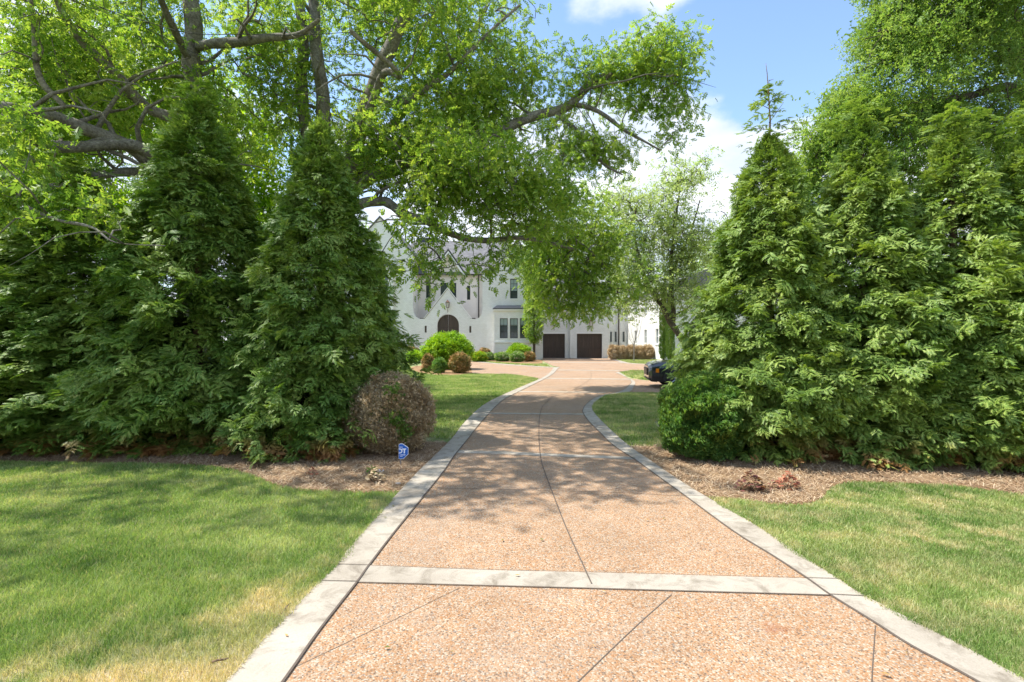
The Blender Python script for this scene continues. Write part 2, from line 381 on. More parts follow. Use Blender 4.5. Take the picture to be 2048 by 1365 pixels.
M = dict(
    agg=aggregate(), conc=concrete(), ground=lawn_ground(), blade=blade_mat(), straw=straw(), needle=needles(),
    joint=simple("joint_dark_gap", (0.11, 0.085, 0.065), 0.95),  # dark colour of the driveway and kerb joints
    brick=white_brick(), roof=shingle(), wood=dark_wood(), trim=simple("white_trim", (0.78, 0.77, 0.73), 0.6),
    stucco=simple("cream_stucco", (0.72, 0.66, 0.60), 0.8, nscale=2.0, namt=0.05),
    metalroof=simple("dark_metal_roof", (0.045, 0.05, 0.065), 0.35, 0.3), black=simple("black_frame", (0.012, 0.014, 0.014), 0.4),
    glass=glass_dark(), blind=simple("pale_blind", (0.30, 0.37, 0.35), 0.25), blind2=simple("grey_blind", (0.12, 0.15, 0.15), 0.2),
    pipe=simple("dark_bronze_pipe", (0.06, 0.045, 0.04), 0.4, 0.4), bronze=simple("bronze_lantern", (0.14, 0.08, 0.05), 0.4, 0.6),
    barkgrey=bark("grey_bark", (0.13, 0.115, 0.10), (0.30, 0.28, 0.25), True), barkdark=bark("dark_bark", (0.055, 0.045, 0.035), (0.15, 0.125, 0.10)),
    barktan=bark("tan_bark", (0.14, 0.09, 0.055), (0.30, 0.21, 0.14)),
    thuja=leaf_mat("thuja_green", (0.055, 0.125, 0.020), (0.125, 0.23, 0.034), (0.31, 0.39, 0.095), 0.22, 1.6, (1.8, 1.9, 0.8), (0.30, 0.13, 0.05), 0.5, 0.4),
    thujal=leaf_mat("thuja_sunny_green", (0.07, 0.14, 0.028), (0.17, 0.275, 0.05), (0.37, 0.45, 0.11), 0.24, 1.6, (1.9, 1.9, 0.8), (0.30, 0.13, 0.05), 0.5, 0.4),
    hick=leaf_mat("hickory_leaf", (0.085, 0.18, 0.025), (0.165, 0.29, 0.045), (0.32, 0.42, 0.09), 0.48, 0.8, (1.9, 1.75, 0.8)),
    oak=leaf_mat("oak_leaf", (0.075, 0.16, 0.03), (0.15, 0.26, 0.055), (0.27, 0.37, 0.10), 0.40, 0.6, (1.9, 1.8, 0.9)),
    pale=leaf_mat("pale_leaf", (0.17, 0.26, 0.08), (0.28, 0.37, 0.14), (0.40, 0.46, 0.22), 0.5, 0.5, (1.7, 1.7, 1.0)),
    lime=leaf_mat("lime_leaf", (0.09, 0.20, 0.015), (0.18, 0.33, 0.02), (0.33, 0.46, 0.03), 0.4, 1.2, (1.9, 1.9, 0.6)),
    boxw=leaf_mat("boxwood_leaf", (0.055, 0.15, 0.026), (0.105, 0.225, 0.042), (0.22, 0.32, 0.06), 0.3, 4.0, (1.7, 1.8, 0.8)),
    green=leaf_mat("garden_green_leaf", (0.06, 0.15, 0.03), (0.13, 0.25, 0.05), (0.24, 0.36, 0.09), 0.35, 2.0),
    tan=leaf_mat("dead_tan_leaf", (0.34, 0.21, 0.09), (0.52, 0.38, 0.20), (0.68, 0.56, 0.36), 0.15, 3.0, (1.2, 1.1, 1.0)),
    twig=leaf_mat("dead_twig", (0.38, 0.28, 0.16), (0.58, 0.46, 0.28), (0.76, 0.65, 0.45), 0.0, 5.0),
    halfdead=leaf_mat("scorched_boxwood_leaf", (0.06, 0.14, 0.02), (0.24, 0.20, 0.055), (0.68, 0.38, 0.16), 0.2, 2.6, (1.2, 1.1, 0.9)),
    cream=leaf_mat("cream_petal", (0.55, 0.48, 0.36), (0.70, 0.62, 0.48), (0.80, 0.76, 0.66), 0.2, 3.0, (1, 1, 1)),
    yellow=leaf_mat("yellow_petal", (0.60, 0.36, 0.02), (0.75, 0.50, 0.03), (0.85, 0.62, 0.05), 0.2, 3.0, (1, 1, 1)),
    heuch=leaf_mat("burgundy_leaf", (0.07, 0.03, 0.025), (0.22, 0.085, 0.07), (0.46, 0.34, 0.16), 0.2, 14.0, (1.6, 1.0, 0.8)),
    heuchr=leaf_mat("rust_red_leaf", (0.16, 0.05, 0.03), (0.38, 0.14, 0.08), (0.58, 0.30, 0.18), 0.2, 14.0, (1.5, 1.0, 0.8)),
)

# ------------------------------------------------------------------ ground, beds, driveway
def ext(pts, y):                          # extend a near-to-far list backwards to world y
    (x0, y0, _), (x1, y1, _) = pts[0], pts[3]
    s = (x1-x0)/(y1-y0); return [(x0+s*(q-y0), q, 0.0) for q in np.linspace(y, y0-.6, 12)]+pts
KLo = ext([P(*p) for p in [(455,1365),(545,1264),(640,1167),(672,1134),(727,1065),(798,987),(840,942),(865,918),(904,879),(929,846.6),(966.5,811.8),(1003.9,791.8),(1041,775.6),(1062,766.5),(1078.6,759.4),(1093.8,750.8),(1103.5,742),(1106.4,736)]], -5)
KLi = ext([P(*p) for p in [(570,1365),(640,1265),(714.5,1168.7),(738,1135.5),(790,1067),(852,990),(890,942),(908,915),(937,879),(962,846.6),(1000,806.4),(1022,792.5),(1055,776),(1073,767),(1088,759.6),(1106,748.8),(1115,739),(1120,735)]], -5)
KRi = ext([P(*p) for p in [(1945,1365),(1821,1297.5),(1750.7,1252),(1659.6,1194.8),(1614,1161.7),(1543.7,1115),(1465,1065.6),(1370,995),(1322,960),(1272,923),(1263.7,917.8),(1224.6,891.4),(1199,866),(1177.7,844.5),(1167,829),(1166,821),(1172,811),(1185.5,799.6),(1205,791.8),(1234,786),(1250,779),(1259.8,770),(1262.7,765.4),(1257.8,758.6),(1244,751.8),(1230.5,746)]], -5)
KRo = ext([P(*p) for p in [(2048,1365),(1924.6,1297.5),(1835,1252),(1734,1199),(1680,1163.8),(1603,1115),(1522,1060),(1411,996),(1353.5,960),(1300,923),(1289,915.8),(1255,891.4),(1226,866),(1204,844.5),(1190,829),(1184.6,819),(1187.5,809),(1199,799.6),(1214.8,791.8),(1257.8,785),(1267.6,774),(1270.5,767.4),(1267.6,762.5),(1255.9,756.6),(1248,751.5),(1238,745)]], -5)
def smooth_pair(a, b, n=4):
    return [tuple(p) for p in catmull(a, n)], [tuple(p) for p in catmull(b, n)]
KLo, KLi = smooth_pair(KLo, KLi); KRi, KRo = smooth_pair(KRi, KRo)
def sheet(name, pts, z, mat, kind='structure'):
    pts = [(p[0], p[1]) for p in pts]
    tri = mgeo.tessellate_polygon([[Vector((x, y, 0)) for x, y in pts]])
    fs = []
    for a, b, c in tri:
        (x0, y0), (x1, y1), (x2, y2) = pts[a], pts[b], pts[c]
        fs.append((a, b, c) if (x1-x0)*(y2-y0)-(x2-x0)*(y1-y0) > 0 else (a, c, b))
    o = mesh_obj(name, [(x, y, z) for x, y in pts], fs, mat); return tag(o, kind=kind)
def strip_between(a, b, z, depth=0.03):
    n = len(a); v = [(p[0], p[1], z) for p in a]+[(p[0], p[1], z) for p in b]+[(p[0], p[1], z-depth) for p in a]+[(p[0], p[1], z-depth) for p in b]
    f = []
    for i in range(n-1):
        f += [(i, n+i, n+i+1, i+1), (i, i+1, 2*n+i+1, 2*n+i), (n+i, 3*n+i, 3*n+i+1, n+i+1)]
    return v, f
def ribbon(pts, w, z):
    a, b = [], []
    for i, p in enumerate(pts):
        p0 = np.array(pts[max(i-1, 0)][:2]); p1 = np.array(pts[min(i+1, len(pts)-1)][:2])
        d = p1-p0; d = d/(np.linalg.norm(d)+1e-9); nn = np.array([-d[1], d[0]])*w/2
        a.append((p[0]+nn[0], p[1]+nn[1], z)); b.append((p[0]-nn[0], p[1]-nn[1], z))
    n = len(pts); return a+b, [(n+i, n+i+1, i+1, i) for i in range(n-1)]
tag(mesh_obj("ground", [(-400,-400,-.004),(400,-400,-.004),(400,600,-.004),(-400,600,-.004)], [(0,1,2,3)], M['ground']), kind='structure')

main = KLi+[P(*p) for p in [(1107,733),(1086,723),(1085,715.5),(1219,715.5),(1221,717.6),(1254,726.4),(1297,729),(1400,731),(1560,732),(1560,744),(1293,742),(1264,741),(1240,744)]]+KRi[::-1]
sheet("driveway", main, 0.012, M['agg'])
loop = [P(*p) for p in [(1088,759),(1076,758),(1048,752.5),(1014,749.5),(944,748),(937,740),(932,733),(926,728),(885,723.5),(860,722),(860,719.6),(925,719.8),(939,722),(1000,728),(1058,732),(1106,735),(1112,742),(1100,752)]]
sheet("driveway_loop", loop, 0.008, M['agg'])
spur = [P(*p) for p in [(1248,779),(1257,785),(1330,786),(1450,790),(1700,792),(1700,764),(1450,762.5),(1293,761.5),(1268,758.6),(1258,758),(1262,766)]]
sheet("driveway_spur", spur, 0.008, M['agg'])
def kerb(name, a, b, z=0.020):
    v, f = strip_between(a, b, z); return tag(mesh_obj(name, v, f, M['conc']), kind='structure')
kerb("kerb_left", KLo, KLi); kerb("kerb_right", KRi, KRo)
def band(name, t, b, z=0.0165):
    v, f = strip_between([P(*p) for p in b], [P(*p) for p in t], z, 0.01); return tag(mesh_obj(name, v, f, M['conc']), kind='structure')
band("cross_band", [(738,1135.5),(986,1145),(1200,1150),(1614,1161.7)], [(714.5,1168.7),(960,1175),(1200,1181.5),(1659.6,1194.8)])
band("cross_band", [(919,902.7),(1000,904.7),(1085,909),(1260,916.2)], [(914,907.9),(1000,910),(1085,914.2),(1268,921)])
for ya, yb, xa, xb in [(827,829.5,978,1167),(783.6,785.2,1037,1210),(757,758.6,1093,1257),(740.2,741.4,1117,1238),(724.6,725.5,1098,1248)]:
    band("cross_band", [(xa, ya), (xb, ya+1.6)], [(xa-3, yb), (xb+2, yb+1.6)])
def rib(name, pts, w, z, mat, px=True, sm=5):
    q = [P(*p) for p in pts] if px else pts
    if sm and len(q) > 2: q = [tuple(p) for p in catmull(q, sm)]
    v, f = ribbon(q, w, z); return tag(mesh_obj(name, v, f, mat), kind='structure')
rib("kerb_loop", [(926,720.6),(939,722.6),(1000,728.6),(1058,732.6),(1104,735.4)], 0.55, 0.0135, M['conc'])
rib("kerb_court", [(1220,717.8),(1238,722.5),(1254,726.8),(1297,729.4),(1400,731.4),(1560,732.4)], 0.5, 0.0165, M['conc'])
# joints
J = M['joint']
rib("joint", [(1183,1173),(1171.5,1148),(1130.5,1056),(1103,984),(1084,930.5),(1079,899),(1077.7,866),(1079,836.7),(1084,817),(1093.8,805.5),(1109,793.8),(1136.7,786),(1179.7,759.6),(1181.6,744)], 0.010, 0.0215, J)
rib("joint", [(852,978),(927,980),(1200,986.7),(1372,995)], 0.007, 0.0145, J)
rib("joint", [(587.5,1341),(700,1287),(820,1229),(919.5,1180)], 0.0035, 0.0145, J)
rib("joint", [(1130,1395),(1200,1326.5),(1280,1250),(1343,1194)], 0.006, 0.0145, J)
rib("joint", [(1742,1400),(1745,1340),(1750.7,1256)], 0.005, 0.0145, J)
rib("joint", KLi, 0.014, 0.0225, J, False, 0); rib("joint", KRi, 0.014, 0.0225, J, False, 0)
rib("joint", [(714.5,1169.6),(960,1176),(1200,1182.4),(1659,1195.6)], 0.010, 0.0190, J)
rib("joint", [(738,1135.2),(986,1144.6),(1200,1149.6),(1614,1161.2)], 0.006, 0.0190, J)
rib("joint", [(640,1167.6),(715,1169)], 0.007, 0.0245, J); rib("joint", [(671.5,1134),(738,1136)], 0.006, 0.0245, J)
rib("joint", [(1614,1161.7),(1680,1163.8)], 0.006, 0.0245, J); rib("joint", [(1659.6,1195),(1734,1199)], 0.007, 0.0245, J)
rib("joint", [(1370,995),(1411,996)], 0.006, 0.0245, J); rib("joint", [(840,942),(890,942)], 0.006, 0.0245, J)

bedL_edge = [P(*p) for p in [(798,987),(740,987),(680,986),(618.8,984),(585,980),(556,974),(527,963),(497.6,950.8),(450,940),(400,934),(250,929),(0,925)]]
bedL_edge = [tuple(p) for p in catmull(bedL_edge, 4)]+[(-14, 7.1, 0), (-22, 7.1, 0)]
bedR_edge = [P(*p) for p in [(1411,996),(1450,999.5),(1490,1003.5),(1535,1009),(1572.7,1011),(1600,1011),(1622,1008.5),(1637,1003),(1647,997),(1655,985),(1668,974.5),(1690,968),(1717.6,966),(1821,970),(1924.6,976.6),(2048,993)]]
bedR_edge = [tuple(p) for p in catmull(bedR_edge, 4)]+[(10, 5.0, 0), (18, 4.6, 0)]
def between(K, ya, yb): return [p for p in K if ya <= p[1] <= yb]
kl = between(KLo, bedL_edge[0][1]+.02, P(0, 886)[1])
bedL = bedL_edge[::-1]+kl+[P(893,886),(-2.0, 8.6, 0),(-2.2, 11.2, 0),(-22, 11.2, 0)]
kr = between(KRo, bedR_edge[0][1]+.02, P(0, 893)[1])
bedR = bedR_edge[::-1]+kr+[P(1258,893),P(1320,893),(2.7, 8.6, 0),(3.2, 10.6, 0),(18, 9.6, 0)]
sheet("bed_left", bedL, 0.004, M['straw']); sheet("bed_right", bedR, 0.004, M['straw'])
bedI = [tuple(p) for p in catmull([P(*p) for p in [(944,748.3),(905,751.5),(867,750.7),(838,746),(822,740),(824,735),(840,732),(880,730),(925,730.5),(938,736),(943,742),(944,748.3)]], 4)]
sheet("bed_island", bedI, 0.016, M['straw'])
bedH = [P(*p) for p in [(796,721.8),(815,722.5),(880,722),(925,719.8)]]+[(-5.2,45.6,0),(-11,45.6,0)]
sheet("bed_house", bedH, 0.002, M['straw'])
bedH2 = [P(*p) for p in [(940,719.9),(952,721.7),(995,725.2),(1040,728),(1070,728.6),(1085,727),(1085,719.9)]]+[(2.8,45.6,0),(-3.7,45.6,0)]
sheet("bed_garage", bedH2, 0.004, M['straw'])

# lawn blades (nobody could count them)
def grass(name, poly, dens, h, w, seed, edge=None):
    r = np.random.default_rng(seed); a = np.array([(p[0], p[1]) for p in poly])
    x0, y0 = a.min(0); x1, y1 = a.max(0); n = int((x1-x0)*(y1-y0)*dens); pts = r.uniform((x0, y0), (x1, y1), (n, 2))
    pts = pts[pip(pts, poly)]
    if edge is not None:                       # ragged tufts creeping over the kerb
        e = np.array([p[:2] for p in edge if 1.8 < p[1] < (P(0, 992)[1] if edge is KLo else P(0, 1000)[1])]); ex = []
        for i in range(len(e)-1):
            L = np.linalg.norm(e[i+1]-e[i]); m = int(L*900)
            t_ = r.random((m, 1)); q = e[i]*(1-t_)+e[i+1]*t_; sgn = 1 if edge is KLo else -1
            q[:, 0] += sgn*np.abs(r.normal(0, .022, m))*(0.4+np.clip(vnoise(np.c_[q*1.0, q[:, :1]], 3.0, 5), 0, 2)); ex.append(q)
        pts = np.concatenate([pts]+ex)
    D = np.maximum(pts[:, 1], 2.2)
    if dens > 3000:
        vis = (np.abs(pts[:, 0]) < D*1.08+0.6) | (r.random(len(pts)) < 0.12)
        keep = r.random(len(pts)) < np.clip((3.4/D)**1.3, 0, 1)
        pts = pts[vis & keep]; D = D[vis & keep]
        ww = w*np.clip(D/3.4, 0.8, 3); 
    else: ww = np.full(len(pts), w)
    m = len(pts); th = r.uniform(0, 2*math.pi, m); hh = h*r.uniform(0.55, 1.25, m)*(1+0.25*vnoise(np.c_[pts, np.zeros(m)], 2.0, 3)); ln = hh*r.uniform(0.1, 0.9, m)
    ph = r.uniform(0, 2*math.pi, m)
    b = np.c_[pts, np.zeros(m)]; s = np.c_[np.cos(th), np.sin(th), np.zeros(m)]*ww[:, None]/2
    tip = b+np.c_[np.cos(ph)*ln, np.sin(ph)*ln, hh]; mid = b+np.c_[np.cos(ph)*ln*.3, np.sin(ph)*ln*.3, hh*.6]
    v = np.stack([b-s, b+s, mid+s*.8, tip, mid-s*.8], 1).reshape(-1, 3)
    f = np.array([[0, 1, 2, 4], [4, 2, 3, 3]])
    i = np.arange(m)[:, None]*5
    q = np.concatenate([i+np.array([0, 1, 2]), i+np.array([0, 2, 4]), i+np.array([4, 2, 3])])
    return mesh_obj(name, v, q, M['blade'])
frontL = between(KLo, -0.5, bedL_edge[0][1])+bedL_edge+[(-22, -0.5, 0)]
frontR = between(KRo, -0.5, bedR_edge[0][1])+bedR_edge+[(18, -0.5, 0)]
tag(grass("grass", frontL, 15000, 0.040, 0.0042, 1, KLo), 'mown lawn in front of the left hedge, dry beside the kerb', 'grass', kind='stuff')
tag(grass("grass", frontR, 15000, 0.038, 0.0042, 2, KRo), 'mown lawn in front of the right hedge', 'grass', kind='stuff')
backL = between(KLo, P(0, 888)[1], P(0, 760)[1])+[P(*p) for p in [(1076,758),(1048,752.5),(1014,749.5),(944,748.5),(905,751.8),(867,751),(838,746.5),(822,740.3),(822,735),(815,725),(600,728),(600,860)]]
tag(grass("grass", backL, 1500, 0.055, 0.011, 3), 'shaded lawn inside the drive left of the driveway', 'grass', kind='stuff')
backR = between(KRo, P(0, 895)[1], P(0, 786)[1])+[P(*p) for p in [(1330,787),(1450,791),(1600,791)]]+[(6.5, 11.0, 0), (3.0, 10.5, 0), (2.6, 8.6, 0), P(1320, 896)]
tag(grass("grass", backR, 1800, 0.055, 0.010, 4), 'shaded lawn between driveway kerb and right hedge', 'grass', kind='stuff')
far1 = [P(*p) for p in [(1100,734),(1058,731.4),(1000,727.4),(940,721.6),(952,721.9),(995,725.4),(1040,728.3),(1070,729),(1092,729)]]
far2 = [P(*p) for p in [(1242,745),(1264,741.6),(1293,742.6),(1500,744),(1500,761),(1293,760.8),(1268,758),(1252,752)]]
far3 = [P(*p) for p in [(1222,717.4),(1254,725.6),(1297,728.4),(1400,730.4),(1400,716),(1222,716)]]
for i, (pp, lb) in enumerate([(far1, 'narrow strip of lawn between garden bed and drive'), (far2, 'small lawn island beyond the dark car'), (far3, 'lawn strip in front of the dead hedge')]):
    tag(grass("grass", pp, 420, 0.07, 0.025, 10+i), lb, 'grass', kind='stuff')

# pine straw needles
def needle_mat(name, poly, dens, seed, label):
    r = np.random.default_rng(seed); a = np.array([(p[0], p[1]) for p in poly]); x0, y0 = a.min(0); x1, y1 = a.max(0)
    x0 = max(x0, -9.5); x1 = min(x1, 9.5)
    n = int((x1-x0)*(y1-y0)*dens); pts = r.uniform((x0, y0), (x1, y1), (n, 2)); pts = pts[pip(pts, poly)]; m = len(pts)
    th = r.uniform(0, math.pi, m); L = r.uniform(0.03, 0.10, m); tilt = r.uniform(-.25, .35, m)
    d = np.c_[np.cos(th), np.sin(th), tilt]*L[:, None]; s = np.c_[-np.sin(th), np.cos(th), np.zeros(m)]*0.0022
    b = np.c_[pts, r.uniform(0.006, 0.03, m)]
    v = np.stack([b-s, b+s, b+d+s, b+d-s], 1).reshape(-1, 3); q = np.arange(m*4).reshape(-1, 4)
    return tag(mesh_obj(name, v, q, M['needle']), label, 'straw', kind='stuff')
needle_mat("pine_straw", [p for p in bedL if True], 2600, 21, 'loose pine straw under the left hedge')
needle_mat("pine_straw", bedR, 2600, 22, 'loose pine straw under the right hedge')

# ------------------------------------------------------------------ plants: templates
def leaflet(L=1.0, w=0.13, x=0, y=0, z=0, ang=0, droop=0.0, fold=0.04):
    c, s = math.cos(ang), math.sin(ang)
    loc = [(0, 0, 0), (0.45*L, -w, -fold-droop*.3), (L, 0, -droop), (0.45*L, w, -fold-droop*.3)]
    return [(x+a*c-b*s, y+a*s+b*c, z+d) for a, b, d in loc]
def compound(pairs=3, L=0.105, w=0.021, length=0.15):
    v, f = [], []
    def ad(q): k = len(v); v.extend(q); f.append((k, k+1, k+2, k+3))
    for i in range(pairs):
        x = length*(i+0.7)/(pairs+0.4); z = -0.25*x*x/length
        for sg in (-1, 1): ad(leaflet(L*(0.7+.12*i), w, x, 0, z, sg*R(58-8*i), 0.035))
    ad(leaflet(L*1.1, w*1.1, length, 0, -0.25*length, 0, 0.05))
    return v, f
def cluster_simple(n, L, w, spread, seed):
    r = random.Random(seed); v, f = [], []
    for i in range(n):
        a = r.uniform(0, 6.28); k = len(v)
        v.extend(leaflet(L*r.uniform(.7, 1.2), w, r.uniform(-spread, spread), r.uniform(-spread, spread), r.uniform(-spread, spread)*.6, a, L*r.uniform(0, .6))); f.append((k, k+1, k+2, k+3))
    return v, f
def thuja_plate(seed):
    r = random.Random(seed); v, f = [], []
    def tri(a, b, c): k = len(v); v.extend([a, b, c]); f.append((k, k+1, k+2))
    def frond(x, y, z, ang, L):
        c, s = math.cos(ang), math.sin(ang); tl = r.uniform(-.25, .1)
        def T(a, b): d = math.hypot(a, b); return (x+a*c-b*s, y+a*s+b*c, z-0.9*d*d/max(L, .01)*0.35+tl*b)
        w = L*.066
        tri(T(0, -w), T(L, 0), T(0, w))
        for i in range(1, 6):
            t_ = i/6.2
            for sg in (-1, 1):
                l = L*(0.50-0.30*t_)*r.uniform(.75, 1.25); an = R(36)
                ex, ey = L*t_+l*math.cos(an), sg*l*math.sin(an)
                tri(T(L*t_-w*1.1, 0), T(L*t_+w*1.7, 0), T(ex, ey))
    Lp = 0.15
    for i in range(3):
        t_ = (i+.3)/3; x = Lp*t_; z = -0.05*t_*t_
        for sg in (-1, 1):
            frond(x, 0, z+r.uniform(-.02, .02), sg*R(r.uniform(30, 72)), 0.155*(1.05-.40*t_)*r.uniform(.75, 1.2))
    frond(Lp*.9, 0, -0.045, R(r.uniform(-12, 12)), 0.14)
    return v, f
PL = [thuja_plate(i) for i in range(4)]

def thuja_mesh(H, Rb, n, seed, taper=1.0, leader=0.0, top=0.0):
    r = np.random.default_rng(seed); parts = []
    def prof(u): return np.where(u < .2, 0.86+0.14*(u/.2), np.clip((1-u)/.8, 0, 1)**taper)
    u = r.uniform(0, 1, n*4); u = u[r.random(n*4) < (prof(u)+.10)/1.1][:n]; n = len(u)
    th = r.uniform(0, 2*math.pi, n); shell = 1.0-0.40*r.random(n)**1.5+0.22*(r.random(n) < .07)*r.random(n)
    q = np.c_[np.cos(th)*2.2, np.sin(th)*2.2, u*H*1.5]
    lump = 1+0.13*vnoise(q, 1.0, seed+5)+0.15*vnoise(q, 2.9, seed+6)+0.10*vnoise(q, 6.5, seed+7)
    keep = (vnoise(q, 2.4, seed+8) > -.38) | (shell < .74)
    u, th, shell, q, lump = u[keep], th[keep], shell[keep], q[keep], lump[keep]; n = len(u)
    rr = Rb*(prof(u)+0.03)*shell*lump; z = 0.08+u*(H-0.2)
    pos = np.c_[np.cos(th)*rr, np.sin(th)*rr, z-0.10*rr]
    out = np.c_[np.cos(th), np.sin(th), r.uniform(-.55, .75, n)+0.9*np.clip((u-.75)*4, 0, 1)]
    side = r.normal(0, .55, n); out[:, 0] += -np.sin(th)*side; out[:, 1] += np.cos(th)*side
    up = np.c_[r.normal(0, .45, n)+np.cos(th)*.65, r.normal(0, .45, n)+np.sin(th)*.65, np.ones(n)]
    Mx = frames(out, up); sc = r.uniform(.5, .98, n)*(0.72+.28*np.clip(prof(u)*2, 0, 1)); pos = pos-out/np.linalg.norm(out, axis=1, keepdims=True)*(0.14*sc)[:, None]
    pos[:, 2] = np.maximum(pos[:, 2], 0.10)
    for k in range(4):
        s = np.arange(n) % 4 == k
        parts.append(scatter(PL[k][0], PL[k][1], pos[s], Mx[s], sc[s]))
    if leader:
        m = 90; t_ = r.random(m)**1.3; th = np.floor(r.random(m)*9)*2.4+r.normal(0, .12, m); rad = (.50*(1-t_)+.06)*r.random(m)
        lev = np.floor(t_*6)/6; pp = np.c_[np.cos(th)*rad, np.sin(th)*rad, H-.35+lev*(leader+.25)+rad*.35]
        o = np.c_[np.cos(th), np.sin(th), r.uniform(-.1, .6, m)]
        parts.append(scatter(PL[0][0], PL[0][1], pp, frames(o, np.tile([[0, 0, 1.]], (m, 1))+r.normal(0, .3, (m, 3))), r.uniform(.45, .9, m)))
    return joinvf(parts)
def tmesh(name, v, f, mat):
    me_o = mesh_obj(name, v, f, mat); me = me_o.data; bpy.data.objects.remove(me_o); return me
TH = {}
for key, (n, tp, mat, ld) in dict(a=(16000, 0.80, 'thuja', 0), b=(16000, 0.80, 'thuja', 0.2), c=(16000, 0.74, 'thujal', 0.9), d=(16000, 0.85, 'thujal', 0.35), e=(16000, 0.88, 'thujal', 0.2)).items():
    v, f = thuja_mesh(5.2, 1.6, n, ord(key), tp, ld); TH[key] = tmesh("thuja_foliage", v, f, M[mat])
def thuja(key, px, D, tip, rb, rot, label, group):
    x = (px-1024)*D/F; H = CH-(tip-682.5)*D/F
    root = thing("arborvitae_tree", (x, D, 0), label, "tree", group)
    s = H/5.2
    o = bpy.data.objects.new("crown", TH[key]); link(o); o.parent = root; o.scale = (rb/1.6, rb/1.6, s); o.rotation_euler = (0, 0, rot)
    tb = MB(); tb.tube([(x, D, -.05), (x+.02, D, H*.5), (x, D, H*.97)], [.10, .06, .012], 7)
    tb.build("trunk", M['barktan'], root, True)
    if key == 'c':
        lb = MB(); lb.tube([(x, D, H*.93), (x+.02, D, H*1.02), (x-.03, D, H*1.17), (x-.05, D, H*1.20)], [.022, .014, .006, .003], 5)
        for k in range(9):
            h = H*(.97+.022*k); a_ = k*2.4+rot; q_ = .42*(1-k/9)+.05; lb.tube([(x, D, h), (x+q_*math.cos(a_), D+q_*math.sin(a_), h+q_*.4)], [.007, .003], 4)
        lb.build("leader", M['barktan'], root, True)
    return root
gl, gr_ = "arborvitae hedge left of the driveway", "arborvitae hedge right of the driveway"
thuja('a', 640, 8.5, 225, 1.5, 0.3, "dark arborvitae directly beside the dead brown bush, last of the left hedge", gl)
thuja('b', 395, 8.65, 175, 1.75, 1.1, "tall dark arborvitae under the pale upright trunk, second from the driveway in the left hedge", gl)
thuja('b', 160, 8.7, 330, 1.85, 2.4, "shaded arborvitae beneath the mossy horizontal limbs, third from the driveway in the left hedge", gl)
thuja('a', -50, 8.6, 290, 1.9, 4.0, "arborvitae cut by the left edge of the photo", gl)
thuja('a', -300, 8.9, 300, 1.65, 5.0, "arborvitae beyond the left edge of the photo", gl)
thuja('c', 1538, 8.0, 255, 1.36, 0.0, "arborvitae with a bare spindly leader on top, behind the round boxwood", gr_)
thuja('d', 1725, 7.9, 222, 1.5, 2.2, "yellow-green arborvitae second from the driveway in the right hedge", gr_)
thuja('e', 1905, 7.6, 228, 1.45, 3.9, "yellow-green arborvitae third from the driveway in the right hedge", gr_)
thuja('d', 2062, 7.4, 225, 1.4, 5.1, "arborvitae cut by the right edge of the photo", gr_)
thuja('c', 2260, 7.1, 262, 1.5, 1.3, "arborvitae beyond the right edge of the photo", gr_)

